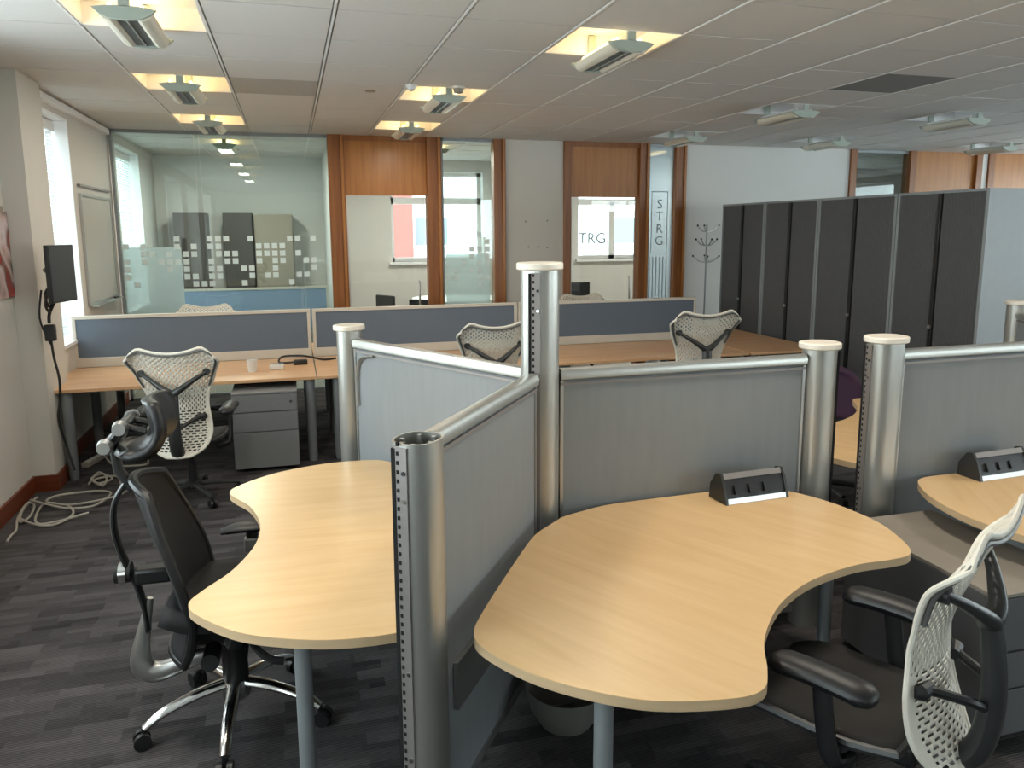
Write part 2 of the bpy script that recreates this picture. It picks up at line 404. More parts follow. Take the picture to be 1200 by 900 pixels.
def win_x(n, xg, op, blind=None, lbl=None):
    y0, y1, z0, z1 = op
    f = empty('window_%d' % n, (xg, (y0 + y1) / 2, z0), kind='structure')
    w = (y1 - y0) / 2; h = z1 - z0; b = B()
    for (a, c, d, e) in ((-w, w, 0, .05), (-w, w, h - .05, h), (-w, -w + .05, 0, h), (w - .05, w, 0, h), (-.03, .03, 0, h)): b.box(-.03, .03, a, c, d, e)
    obj('window_frame', b, 'reveal', f)
    obj('window_pane', B().box(-.004, .004, -w + .04, w - .04, .04, h - .04), 'glass', f)
    portal((xg - 0.06, (y0 + y1) / 2, (z0 + z1) / 2), (0, -math.pi / 2, 0), h, y1 - y0)
for k, op in enumerate(NEARWIN): win_x(k + 1, -2.2, op)
win_x(4, -2.06, W1); win_x(5, -2.06, W2)
# window sill board and white reveals of the visible window
def reveal(op):
    y0, y1, z0, z1 = op; b = B()
    b.box(-2.17, XL + .001, y1 - .02, y1, z0, z1); b.box(-2.17, XL + .001, y0, y0 + .02, z0, z1); b.box(-2.17, XL + .001, y0, y1, z1 - .02, z1)
    b.box(-2.17, XL + .03, y0, y1, z0, z0 + .03)
    return b
obj('trim_2', reveal(W1), 'reveal', kind='structure'); obj('trim_3', reveal(W2), 'reveal', kind='structure')
# venetian blinds
def blind(op, label, bottom):
    y0, y1, z0, z1 = op
    t = empty('venetian_blind', (-1.985, (y0 + y1) / 2, z1 - .06), label=label, cat='blind')
    w = (y1 - y0) / 2 - .05
    obj('head_rail', B().box(-.03, .03, -w, w, -.05, 0.03), 'white_plastic', t, bevel=.004)
    b = B(); n = int((z1 - bottom - .1) / .032)
    for k in range(n):
        b.box(-.014, .014, -w, w, -.001, .001, Matrix.Translation((0, 0, -.07 - k * .032)) @ Matrix.Rotation(.75, 4, 'Y'))
    obj('slats', b, 'blind', t, kind='stuff')
    obj('bottom_rail', B().box(-.014, .014, -w, w, -.02, 0, Matrix.Translation((0, 0, -.07 - n * .032))), 'white_plastic', t)
    obj('pull_cord', B().cyl((.03, w - .12, -.05), (.03, w - .12, -1.1), .004, n=6), 'white_plastic', t)
blind(W1, 'pale venetian blind in the window recess behind the wall monitor', 1.0)
blind(W2, 'pale venetian blind in the window beyond the glass partition', 1.0)

# baseboards
box('baseboard_left', 'skirt', -1.92, -1.90, YF, 6.26, 0, .12, kind='structure')
box('baseboard_pier', 'skirt', -1.92, -1.745, 6.24, 6.26, 0, .12, kind='structure').name = 'baseboard_left.001'
box('baseboard_pier', 'skirt', -1.765, -1.745, 6.26, 6.80, 0, .12, kind='structure').name = 'baseboard_left.002'
box('baseboard_left', 'skirt', XL, XL + .02, 6.80, YB - .05, 0, .12, kind='structure')

# --- walls behind the camera and right
BACKWIN = [(5.6, 8.2, .9, 2.9), (9.2, 11.8, .9, 2.9)]
wall_y('wall_front', YF - .25, YF, -2.4, XR + .2, BACKWIN, 'white')
RWIN = [(-3.0, 1.0, .8, 2.9), (1.6, 5.2, .8, 2.9), (5.9, 9.0, .8, 2.9)]  # last opening is an added unseen window, lights the white wall and ceiling
wall_x('wall_right', XR, XR + .25, YF, YE, RWIN, 'white')
for k, (a, c, z0, z1) in enumerate(BACKWIN):
    f = empty('window_%d' % (6 + k), ((a + c) / 2, YF - .2, z0), kind='structure'); w = (c - a) / 2; h = z1 - z0; b = B()
    for (p, q, d, e) in ((-w, w, 0, .05), (-w, w, h - .05, h), (-w, -w + .05, 0, h), (w - .05, w, 0, h), (-.03, .03, 0, h)): b.box(p, q, -.03, .03, d, e)
    obj('window_frame', b, 'reveal', f); obj('window_pane', B().box(-w + .04, w - .04, -.004, .004, .04, h - .04), 'glass', f)
    portal(((a + c) / 2, YF - .26, (z0 + z1) / 2), (math.pi / 2, 0, 0), c - a, h).rotation_euler = (math.pi / 2, 0, math.pi)
for k, (a, c, z0, z1) in enumerate(RWIN):
    f = empty('window_%d' % (8 + k), (XR + .2, (a + c) / 2, z0), kind='structure'); w = (c - a) / 2; h = z1 - z0; b = B()
    for (p, q, d, e) in ((-w, w, 0, .05), (-w, w, h - .05, h), (-w, -w + .05, 0, h), (w - .05, w, 0, h), (-.03, .03, 0, h)): b.box(-.03, .03, p, q, d, e)
    obj('window_frame', b, 'reveal', f); obj('window_pane', B().box(-.004, .004, -w + .04, w - .04, .04, h - .04), 'glass', f)
    portal((XR + .27, (a + c) / 2, (z0 + z1) / 2), (0, math.pi / 2, 0), h, c - a)

# --- glazed partition at the far end
Y0, Y1 = YB, YB + .1
def part_box(name, m, x0, x1, z0=0, z1=CEIL + .02, y0=Y0, y1=Y1, **k): return box(name, m, x0, x1, y0, y1, z0, z1, kind='structure', **k)
def glazing(n, x0, x1, z0, z1, m='glass_green', joints=()):
    f = empty('window_%d' % n, ((x0 + x1) / 2, YB + .05, z0), kind='structure'); w = (x1 - x0) / 2; h = z1 - z0
    xs = [x0] + list(joints) + [x1]
    for a, c in zip(xs, xs[1:]):
        obj('glass_pane', B().box(a - (x0 + x1) / 2 + .003, c - (x0 + x1) / 2 - .003, -.006, .006, .02, h - .02), m, f)
    b = B()
    for (p, q, d, e) in ((-w, w, 0, .03), (-w, w, h - .035, h), (-w, -w + .03, 0, h)): b.box(p, q, -.03, .03, d, e)
    obj('glazing_channel', b, 'leg_grey', f)
    return f
gA = glazing(21, -1.84, 0.47, 0, CEIL, joints=(-0.98, -0.93))
n = 1
TR = 4
for (x0, x1) in ((0.47, 0.66), (1.63, 1.81), (2.47, 2.62), (3.39, 3.49), (4.44, 4.58), (4.96, 5.12), (7.70, 7.81), (8.73, 8.84), (9.94, 10.05), (10.17, 10.28)):
    o = part_box('trim_%d' % TR, 'cherry_post', x0, x1, y0=Y0 - .03, y1=Y1 + .03, bevel=.006); TR += 1
    if x1 - x0 > .12:
        obj('stop_bead', B().box((x1 - x0) / 2 - .045, (x1 - x0) / 2 - .015, -.10, -.085, 0, CEIL), 'cherry', o)
wp = part_box('wall_back', 'wall', 2.62, 3.39)
b = B()
for x, z in ((-.12, 2.02), (.17, 2.03), (-.08, 1.70), (.05, 1.70), (.17, 1.69)): b.cyl((x, -.052, z), (x, -.049, z), .012, n=10)
obj('screw_holes', b, 'tan_plain', wp, kind='stuff')
part_box('wall_back', 'white', 5.12, 7.70)
part_box('wall_back', 'white', 10.05, 10.17)
glazing(22, 1.81, 2.47, 0, CEIL); 
fs = glazing(23, 4.58, 4.96, 0, CEIL, m='frost_strip'); glazing(24, 7.81, 8.73, 0, CEIL)
def door(n, x0, x1):
    d = empty('door_%d' % n, ((x0 + x1) / 2, YB + .04, 0), kind='structure'); w = (x1 - x0) / 2
    obj('transom_panel', B().box(-w, w, -.025, .025, 2.33, CEIL - .03), 'cherry', d, bevel=.004)
    obj('head_rail', B().box(-w, w, -.05, .03, CEIL - .06, CEIL), 'cherry_post', d)
    obj('door_glass', B().box(-w + .02, w - .03, -.006, .006, .01, 2.32), 'glass', d)
    obj('door_stile', B().box(-w, -w + .02, -.03, .03, 0, 2.33), 'white_plastic', d)
    obj('door_handle', B().tube([(w - .12, -.05, .9), (w - .12, -.07, .95), (w - .12, -.07, 1.25), (w - .12, -.05, 1.3)], .012, 8), 'satin', d)
    return d
door(1, .66, 1.63); d2 = door(2, 3.49, 4.44)
for k, (x0, x1) in enumerate(((8.84, 9.94), (10.28, 11.6))):
    part_box('door_panel', 'cherry', x0, x1, y0=Y0 + .02, y1=Y1 - .02).name = 'door_%d' % (3 + k)
part_box('wall_back', 'white', 11.6, XR)

def text(name, body, size, loc, parent, rz=0, m='letter'):
    c = bpy.data.curves.new(name, 'FONT'); c.body = body; c.size = size; c.extrude = .001; c.align_x = 'CENTER'; c.align_y = 'CENTER'; c.space_line = .95
    c.materials.append(M[m])
    o = bpy.data.objects.new(name, c); COL.objects.link(o); o.parent = parent; o.location = loc; o.rotation_euler = (math.pi / 2, 0, rz); return o
text('lettering', 'TRG', .20, (-.16, -.012, 1.795), d2)
text('lettering', 'S\nT\nR\nG', .17, (0, -.012, 2.0), fs)
b = B()
for (a, c, d, e) in ((-.12, .12, 2.40, 2.412), (-.12, -.11, 1.6, 2.41), (.11, .12, 1.6, 2.41)): b.box(a, c, -.010, -.008, d, e)
obj('lettering_border', b, 'letter', fs)
b = B()
for k in range(6): b.box(-.14 + k * .05, -.128 + k * .05, -.010, -.008, .4, 1.55)
obj('film_stripes', b, 'letter', fs, kind='stuff')
# frosted film and squares on the big pane
fo = gA.location
obj('frosted_film', B().box(-1.80 - fo.x, -1.19 - fo.x, -.0085, -.007, .9, 1.74), 'frost', gA)
sq = B().box(-.031, .031, -.001, .001, -.031, .031).mesh('frosted_square', M['square'])
random.seed(11)
for r in range(7):
    z = 1.83 - r * .085
    for k in range(24):
        x = -1.76 + k * .088
        p = 0.55 if -1.4 < x < -.25 else 0.3
        if r == 0: p *= .6
        if x < -1.4 or r > 4: p *= .7
        if random.random() < p:
            o = obj('frosted_square', sq, None, gA); o.location = (x - fo.x, -.010, z)
g12 = bpy.data.objects['window_22']; go = g12.location
obj('frosted_film', B().box(-.28, .28, -.0085, -.007, .9, 1.62), 'frost', g12)
for r in range(8):
    for k in range(6):
        if random.random() < (.65 if k > 2 else .3):
            o = obj('frosted_square', sq, None, g12); o.location = (-.25 + k * .1, -.010, 1.86 - r * .09)

# --- rooms beyond: outer wall with windows, cross walls
FW = [(1.56, 3.06, 1.42, 2.84), (4.72, 6.10, 1.42, 2.84), (8.3, 9.9, 1.42, 2.84)]
wall_y('wall_far', YE, YE + .3, -2.4, XR + .2, FW, 'white')
for k, (a, c, z0, z1) in enumerate(FW):
    f = empty('window_%d' % (25 + k), ((a + c) / 2, YE + .22, z0), kind='structure'); w = (c - a) / 2; h = z1 - z0; b = B()
    for (p, q, d, e) in ((-w, w, 0, .06), (-w, w, h - .06, h), (-w, -w + .06, 0, h), (w - .06, w, 0, h), (-w, w, h - .50, h - .40), (-.05, .05, 0, h - .45)): b.box(p, q, -.04, .04, d, e)
    obj('window_frame', b, 'reveal', f); obj('window_pane', B().box(-w + .05, w - .05, -.004, .004, .05, h - .05), 'glass', f)
    obj('window_sill', B().box(-w - .05, w + .05, -.30, 0, -.04, 0), 'reveal', f)
    portal(((a + c) / 2, YE + .32, (z0 + z1) / 2), (-math.pi / 2, 0, 0), c - a, h).rotation_euler = (-math.pi / 2, 0, 0)
box('wall_cross', 'white', .52, .60, YB + .13, YE, 0, CEIL, kind='structure').name = 'wall_cross_left'
box('wall_cross', 'white', 3.2, 3.3, YB + .13, YE, 0, CEIL, kind='structure').name = 'wall_cross_middle'
box('wall_cross', 'white', 7.2, 7.3, YB + .13, YE, 0, CEIL, kind='structure').name = 'wall_cross_right'

box('floor', 'ped_top', -1.85, XR, YB + .13, YE, 0.0, 0.006, kind='structure')
# --- outside
ob = empty('outside_building', (4, 24, -4), label='white building with grey windows and a brick pier across the street', cat='building')
obj('wall', B().box(-9, 10, 0, 4, 0, 9.5), 'facade', ob)
obj('brick_pier', B().box(-1.15, -.35, -.25, 0, 0, 9.5), 'brick', ob)
for x, z in ((-2.0, 5.2), (-2.0, 7.0), (.3, 5.9), (2.3, 5.9), (4.6, 5.9), (6.8, 5.9)):
    f = obj('window', B().box(x - .65, x + .55, -.06, 0, z - .5, z + .5), 'reveal', ob)
    obj('pane', B().box(x - .55, x + .45, -.08, -.05, z - .42, z + .42), 'facade_window', f)
box('ground', 'facade', -30, 40, 13.5, 40, -4.1, -4, kind='structure').name = 'ground'

# ================================================================= CEILING LAMPS
def make_lamp(lit):
    t = empty('ceiling_lamp', (0, 0, 0), cat='lamp')
    b = B(); w = .322
    b.box(-w, w, -w, w, .12, .13); b.box(-w, -w + .008, -w, w, 0, .12); b.box(w - .008, w, -w, w, 0, .12); b.box(-w, w, -w, -w + .008, 0, .12); b.box(-w, w, w - .008, w, 0, .12)
    obj('coffer', b, 'reveal', t)
    # gull wing body: two curved wings along Y
    for s in (-1, 1):
        prof = [(s * .048, -.098), (s * .068, -.110), (s * .092, -.108), (s * .112, -.092), (s * .122, -.066), (s * .115, -.058), (s * .08, -.06), (s * .05, -.066)]
        gr = [[Vector((x, y, z)) for x, z in prof + prof[:1]] for y in (-.29, .29)]
        bb = B().sheet(gr); k = len(prof)
        bb.add([(x, -.29, z) for x, z in prof], [tuple(range(k))]); bb.add([(x, .29, z) for x, z in prof], [tuple(range(k))])
        obj('wing', bb, 'lamp_body', t)
    lv = obj('louvre', B().box(-.048, .048, -.285, .285, -.085, -.066), 'louvre', t)
    b = B()
    for k in range(19): b.box(-.046, .046, -.28 + k * .031, -.277 + k * .031, -.100, -.08)
    b.box(-.004, .004, -.285, .285, -.104, -.08)
    obj('louvre_blades', b, 'satin', lv, kind='stuff')
    for s in (-1, 1):
        out = [(-.142, -.060), (-.115, -.085), (-.07, -.106), (0, -.112), (.07, -.106), (.115, -.085), (.142, -.060), (.08, -.050), (0, -.046), (-.08, -.050)]
        mt = Matrix.Translation((0, s * .30, 0)) @ Matrix.Rotation(math.pi / 2, 4, 'X')
        obj('end_plate', B().prism(out, -.012, .012, mt), 'lamp_end', t)
        obj('stem', B().box(-.026, .026, s * .30 - .012, s * .30 + .012, -.055, .115), 'lamp_end', t, bevel=.005)
    for s in (-1, 1):
        obj('tube', B().cyl((s * .07, -.27, -.035), (s * .07, .27, -.035), .011, n=10), 'tube_on' if lit else 'white_plastic', t)
    return t
lampproto = {}
for (x, y, lit, where) in LIGHTS:
    lab = ('lit ceiling lamp glowing warm yellow, %s' if lit else 'unlit white ceiling lamp %s') % where
    if lit not in lampproto:
        t = make_lamp(lit); lampproto[lit] = t; t.location = (x, y, CEIL); t['label'] = lab
    else:
        t = dup(lampproto[lit], (x, y, CEIL), 0, lab)
    if lit:
        l = bpy.data.lights.new('uplight', 'AREA'); l.shape = 'RECTANGLE'; l.size = .20; l.size_y = .54; l.energy = 1.9; l.color = (1, .66, .24)
        lo = bpy.data.objects.new('uplight', l); COL.objects.link(lo); lo.parent = t; lo.location = (0, 0, -.045); lo.rotation_euler = (math.pi, 0, 0)
        l2 = bpy.data.lights.new('downlight', 'AREA'); l2.shape = 'RECTANGLE'; l2.size = .16; l2.size_y = .54; l2.energy = 32 if y > 9 else (15 if y < 3 else 3.5); l2.color = (1, .925, .80)
        lo = bpy.data.objects.new('downlight', l2); COL.objects.link(lo); lo.parent = t; lo.location = (0, 0, -.12)
t = empty('smoke_detector', (1.33, 6.15, CEIL), label='round brownish smoke detector on the ceiling above the middle lamp', cat='detector')
obj('base', B().lathe([(.05, -.015), (.055, 0)], 20), 'cream_frame', t); obj('head', B().lathe([(.02, -.05), (.035, -.045), (.042, -.015)], 20), 'tan_plain', t)
t = empty('motion_sensor', (.96, 6.17, CEIL), label='small white sensor on the ceiling beside a grid line', cat='sensor')
obj('base', B().lathe([(.045, -.012), (.05, 0)], 20), 'white_plastic', t); obj('lens', B().lathe([(.012, -.045), (.03, -.035), (.036, -.012)], 20), 'white_plastic', t)
t = empty('sprinkler_cover', (.68, 6.5, CEIL), label='small dark round cover flush in the ceiling tile left of the white sensor', cat='cover')
obj('disc', B().lathe([(.035, -.008), (.045, 0)], 20), 'tan_plain', t)

# ================================================================= DESKING
def bench(x0, x1, legs_r, label):
    c = (x0 + x1) / 2; w = (x1 - x0) / 2 - .0055
    t = empty('bench_desk', (c, 7.47, 0), label=label, cat='desk', group='bench desks along the blue screens')
    obj('desktop', B().box(-w, w, -1.06, -.03, .703, .73), 'beech', t, bevel=.003)
    obj('desktop', B().box(-w, w, .03, .95, .703, .73), 'beech', t, bevel=.003)
    obj('support_beam', B().box(-w + .2, w - .2, -.30, -.24, .64, .70), 'leg_grey', t)
    lx = [-w + .16] + ([w - .05] if legs_r else [])
    for x in lx:
        for y in (-.98, -.12, .85):
            obj('leg', B().lathe([(.034, 0), (.034, .02), (.038, .03), (.038, .70)], 18, (x, y, 0)), 'leg_grey', t)
        obj('leg_frame', B().box(x - .02, x + .02, -.98, .85, .66, .703), 'leg_grey', t)
    return t
bench(-1.87, .16, True, 'left beech bench desk beside the window wall, with cups and cables on it')
bench(.16, 2.19, True, 'middle beech bench desk behind the tall aluminium post')
bench(2.19, 4.215, True, 'right beech bench desk behind the white chair with both armrests showing')
t = empty('end_desk', (4.65, 7.45, 0), label='empty beech end desk in front of the charcoal cabinets', cat='desk')
obj('desktop', B().box(-.42, .42, -1.05, 1.0, .703, .73), 'beech', t, bevel=.003)
for x, y in ((-.35, -.95), (.35, -.95), (-.35, .9), (.35, .9)): obj('leg', B().lathe([(.034, 0), (.038, .03), (.038, .703)], 18, (x, y, 0)), 'leg_grey', t)
def desk_screen(x0, x1, label):
    c = (x0 + x1) / 2; w = (x1 - x0) / 2 - .004
    t = empty('desk_screen', (c, 7.47, .73), label=label, cat='screen', group='blue desk screens')
    b = B()
    b.box(-w, w, -.022, .022, 0, .085); b.box(-w, w, -.022, .022, .425, .455); b.box(-w, -w + .03, -.022, .022, .085, .425); b.box(w - .03, w, -.022, .022, .085, .425)
    obj('frame', b, 'cream_frame', t, bevel=.003)
    obj('fabric_panel', B().box(-w + .028, w - .028, -.014, .014, .083, .427), 'screen_fabric', t)
    for x in (-w + .25, w - .25): obj('clamp', B().box(x - .03, x + .03, -.027, .027, -.026, 0), 'leg_grey', t)
desk_screen(-1.87, .155, 'blue-grey fabric desk screen at the left, beside the window wall')
desk_screen(.165, 2.185, 'blue-grey fabric desk screen left of the tall aluminium post')
desk_screen(2.195, 4.215, 'blue-grey fabric desk screen right of the tall aluminium post')

# pedestal under the left bench desk
def pedestal(name, loc, w, d, h, lines, label, mf, mtp, handle):
    t = empty(name, loc, label=label, cat='pedestal')
    obj('body', B().box(-w / 2, w / 2, .02, d, .03, h), mf, t, bevel=.003)
    obj('top', B().box(-w / 2, w / 2, 0, d, h, h + .015), mtp, t, bevel=.002)
    zs = [.03] + lines + [h]
    for a, c in zip(zs, zs[1:]):
        dr = obj('drawer', B().box(-w / 2 + .004, w / 2 - .004, 0, .022, a + .004, c - .004), mf, t, bevel=.002)
        if handle and c == h: obj('lock', B().cyl((w / 2 - .05, -.004, c - .07), (w / 2 - .05, .0, c - .07), .011, n=14), 'chrome', dr)
    for x in (-w / 2 + .05, w / 2 - .05):
        for y in (.06, d - .05): obj('caster', B().cyl((x - .012, y, .018), (x + .012, y, .018), .018, n=12), 'black', t)
    return t
pedestal('drawer_pedestal', (-.255, 6.27, 0), .50, .55, .635, [.33, .49], 'mid grey three-drawer pedestal with a lock under the left bench desk', 'steel_grey', 'steel_grey', True)
pedestal('drawer_pedestal', (2.60, 2.0, 0), .46, .77, .585, [.22, .37], 'dark grey pedestal with a taupe top beside the nearest white mesh chair', 'ped_dark', 'ped_top', False)

# small things on the left bench desk
t = empty('paper_cup', (-.36, 6.80, .73), label='small white cup standing on the left bench desk', cat='cup')
obj('body', B().lathe([(.034, 0), (.045, .10), (.043, .10), (.032, .004)], 20), 'white_plastic', t)
t = empty('desk_phone_dock', (-.16, 6.85, .73), label='small clear white box on the left bench desk, between cup and black cable', cat='box')
obj('body', B().box(-.06, .06, -.04, .04, 0, .045), 'white_plastic', t, bevel=.008); obj('lid', B().box(-.05, .05, -.03, .03, .045, .055), 'glass', t)
t = empty('power_adapter', (.04, 7.05, .73), label='black power adapter with coiled cable on the left bench desk', cat='adapter')
obj('block', B().box(-.06, .06, -.035, .035, 0, .04), 'black', t, bevel=.006)
pts = catmull([(-.05, .02, .02), (-.18, .08, .012), (-.16, .16, .05), (-.03, .13, .06), (.08, .1, .05), (.2, .14, .012), (.32, .18, .012)], 6)
obj('cable', B().tube(pts, .009, 8), 'black_cable', t)

# ================================================================= ROUND-LOBED WORKSTATIONS
P1 = Vector((.97, 2.98)); P2 = Vector((3.92, 2.92))
half = [(.135, 0), (.150, .10), (.185, .24), (.30, .47), (.47, .785), (.545, .895), (.63, .935), (.80, .935), (.958, .893), (1.116, .811), (1.254, .667), (1.293, .575), (1.26, .484), (1.185, .349), (1.129, .159)]
outline = half + [(1.115, 0)] + [(x, -y) for x, y in reversed(half[1:])]
TOP = [(p.x, p.y) for p in catmull([(x, y, 0) for x, y in outline], 6, True)]
def make_table(loc, ang, label):
    t = empty('workstation_table', (loc.x, loc.y, 0), math.radians(ang), label=label, cat='table', group='lobed workstation tables')
    # top face and edge band
    obj('tabletop', B().prism(TOP, .728, .7302), 'maple', t)
    obj('edge_band', B().prism(TOP, .700, .728), 'maple_edge', t)
    for x, y in ((.93, .77), (.93, -.77), (.30, 0)):
        obj('leg', B().lathe([(.03, 0), (.03, .015), (.027, .025), (.027, .70)], 20, (x, y, 0)), 'leg_grey', t)
    return t
tabR = make_table(P1, -60, 'pale maple lobed table in front with a power module on it')
tl = dup(tabR, (P1.x - .06, P1.y + .01, 0), math.radians(177.5), 'pale maple lobed table with the black headrest chair pulled up to it'); tl.scale = (.97, .955, 1)
dup(tabR, (P1.x + .05, P1.y + .07, 0), math.radians(60), 'pale maple lobed table hidden behind the front screen panels')
t3 = dup(tabR, (P2.x - .03, P2.y - .05, 0), math.radians(-120), 'pale maple lobed table at the right edge with its own power module')
dup(tabR, (P2.x - .04, P2.y + .06, 0), math.radians(120), 'pale maple lobed table glimpsed in the gap between two posts, purple chair behind')

for c in t3.children:
    if c.name.startswith('leg') and c.data.vertices[0].co.y < -.5:
        d = Matrix.Rotation(math.radians(120), 3, 'Z') @ Vector((.16, .14, 0)); c.location = d
# posts
def eye(a, b, n=28):
    return [(a * math.copysign(abs(math.cos(q)) ** .85, math.cos(q)), b * math.copysign(abs(math.sin(q)) ** .85, math.sin(q))) for q in [2 * math.pi * k / n for k in range(n)]]
def make_post(loc, ang, h, cap, label, a=.075, bb=.072, strips=(0,)):
    t = empty('aluminium_post', (loc[0], loc[1], 0), math.radians(ang), label=label, cat='post')
    o1 = eye(a, bb); o2 = eye(a - .006, bb - .006); n = len(o1)
    b = B(); vs = [(x, y, 0) for x, y in o1] + [(x, y, h) for x, y in o1] + [(x, y, 0) for x, y in o2] + [(x, y, h) for x, y in o2]
    fs = []
    for i in range(n):
        j = (i + 1) % n
        fs += [(i, j, n + j, n + i), (2 * n + j, 2 * n + i, 3 * n + i, 3 * n + j), (n + i, n + j, 3 * n + j, 3 * n + i)]
    b.add(vs, fs); obj('shell', b, 'alu', t)
    for sa in strips:
        mt = Matrix.Rotation(math.radians(sa), 4, 'Z')
        st = obj('slotted_strip', B().box(a - .012, a + .006, -.030, .012, .02, h - .01, mt), 'slot_strip', t)
        b = B(); b.box(a - .01, a + .0075, -.036, -.024, .02, h - .012, mt)
        for k in range(int(h / .026)): b.box(a, a + .0072, -.020, -.012, .03 + k * .026, .041 + k * .026, mt)
        obj('slots', b, 'hole', st, kind='stuff')
        for z in (h - .08, h - .16, h * .5, h * .3):
            obj('screw', B().cyl(mt @ Vector((a + .003, .002, z)), mt @ Vector((a + .010, .002, z)), .006, n=10), 'chrome' if z < h - .1 else 'black', st)
    if cap: obj('cap', B().prism(eye(a + .016, bb + .016, 36), h, h + .030), 'alu_cap', t, bevel=.006)
    else:
        b = B(); b.prism(eye(a * .45, bb * .5, 14), .05, h - .03)
        obj('inner_core', b, 'hole', t)
        b = B()
        for q in (20, 80, 150, 210, 280, 330):
            c, s_ = math.cos(math.radians(q)) * (a - .02), math.sin(math.radians(q)) * (bb - .02); b.box(c - .006, c + .006, s_ - .006, s_ + .006, .1, h - .004)
        obj('inner_ribs', b, 'satin', t)
    return t
def polar(P, ang, r): return (P.x + r * math.cos(math.radians(ang)), P.y + r * math.sin(math.radians(ang)))
E_END = (.315, 2.06); E_LEFT = (.285, 4.22); E_RIGHT = (2.345, 3.0); E_POST2 = (2.625, 2.90); E_FAR = (4.88, 4.18)
make_post(P1, 240, 1.745, True, 'tall aluminium post with a flat cream cap where three screen panels meet', a=.078, bb=.078, strips=(5,))
make_post(E_LEFT, 125, 1.375, True, 'aluminium post with a cream cap at the far end of the left screen panel', a=.06, bb=.068)
make_post(E_END, 229, 1.335, False, 'open-topped aluminium post without a cap, nearest the camera', a=.074, bb=.066)
make_post(E_RIGHT, 0, 1.355, True, 'aluminium post with a cream cap, left of the gap to the cabinets', a=.077, bb=.068)
make_post(E_POST2, 180, 1.385, True, 'aluminium post with a cream cap, right of the gap to the cabinets', a=.082, bb=.068)
make_post(P2, 0, 1.745, True, 'tall capped aluminium post just outside the right edge of the picture', a=.078, bb=.078)
make_post(E_FAR, 53, 1.375, True, 'partly seen capped aluminium post in front of the cabinet end at the right edge', a=.075, bb=.068)

def make_panel(A, Bp, ra, rb, label, arc=False, tray=False, z0=.10, m='panel_fabric', h=1.335):
    A = Vector(A); Bp = Vector(Bp); d = (Bp - A); L = d.length; d.normalize()
    ang = math.atan2(d.y, d.x)
    t = empty('screen_panel', (A.x, A.y, 0), ang, label=label, cat='screen')
    x0, x1 = ra, L - rb
    obj('fabric_panel', B().box(x0 + .012, x1 - .012, -.012, .012, z0, h - .045), m, t)
    prof = [(-.028, -.045), (-.030, -.02), (-.022, -.004), (0, 0), (.022, -.004), (.030, -.02), (.028, -.045), (.018, -.052), (-.018, -.052)]
    gr = [[Vector((x, y, h + z)) for y, z in prof + prof[:1]] for x in (x0, x1)]
    b = B().sheet(gr); k = len(prof)
    b.add([(x0, y, h + z) for y, z in prof], [tuple(range(k))]); b.add([(x1, y, h + z) for y, z in prof], [tuple(range(k))])
    obj('top_rail', b, 'alu', t)
    obj('rail_bead', B().box(x0, x1, -.020, .020, h - .072, h - .060), 'slot_strip', t)
    for xx in (x0, x1 - .014): obj('end_channel', B().box(xx, xx + .014, -.018, .018, z0, h - .05), 'satin', t)
    obj('bottom_rail', B().box(x0, x1, -.018, .018, z0 - .03, z0), 'satin', t)
    if arc:
        pts = [(x0 + .045, s, h - .30) for s in (0,)]
        for s in (-1, 1):
            p = catmull([(x1 - .03, s * .018, h - .36), (x1 - .03, s * .018, h - .22), (x1 - .05, s * .018, h - .13), (x1 - .10, s * .018, h - .09), (x1 - .19, s * .018, h - .075)], 5)
            obj('corner_strip', B().tube(p, .016, 8, flat=.5), 'satin', t)
    if tray:
        for s in (1,):
            obj('cable_tray', B().box(x0 - .02, x1 - .1, s * .014, s * .03, .40, .56), 'satin', t)
    return t
make_panel(P1, E_RIGHT, .085, .085, 'grey fabric screen panel behind the front table, between two capped posts')
make_panel(P1, E_LEFT, .085, .065, 'grey screen panel lit bluish by daylight, behind the left table', arc=True)
make_panel(P1, E_END, .100, .08, 'grey screen panel between the two front tables, running to the open-topped post', tray=True)
make_panel(E_POST2, P2, .085, .08, 'grey fabric screen panel at the right edge behind a power module', h=1.35)
make_panel(P2, E_FAR, .08, .08, 'grey screen panel running back past the right edge')

def make_module(loc, rz, label):
    t = empty('power_module', (loc[0], loc[1], .7302), math.radians(rz), label=label, cat='power module')
    side = [(-.055, 0), (.06, 0), (.06, .035), (.02, .115), (-.02, .115), (-.055, .05)]
    # profile in (y,z): slope faces -y
    prof = [(-.065, 0), (.055, 0), (.05, .06), (.015, .112), (-.012, .118), (-.035, .085)]
    mt = Matrix(((0, 0, 1, 0), (1, 0, 0, 0), (0, 1, 0, 0), (0, 0, 0, 1)))
    obj('body', B().prism(prof, -.15, .15, mt), 'black', t, bevel=.003)
    for s in (-1, 1):
        pr2 = [(y * 1.12, z * 1.06) for y, z in prof]
        z0 = .15 if s > 0 else -.162
        obj('end_cheek', B().prism(pr2, z0, z0 + .012, mt), 'graphite', t)
    obj('silver_strip', B().prism([(-.070, .002), (-.062, .002), (-.056, .022), (-.064, .024)], -.148, .148, mt), 'satin', t)
    obj('silver_strip', B().prism([(-.029, .102), (-.023, .100), (-.010, .120), (-.016, .124)], -.148, .148, mt), 'slot_strip', t)
    for k in range(3):
        sk = B().box(-.11 + k * .075, -.06 + k * .075, -.004, .004, -.02, .02, Matrix.Translation((0, -.052, .058)) @ Matrix.Rotation(-.45, 4, 'X'))
        obj('socket', sk, 'black', t)
make_module((1.905, 2.86), 3, 'black power module with silver strips on the front table, by the grey screen')
make_module((3.21, 2.795), 3, 'black power module with silver strips on the table at the right edge')

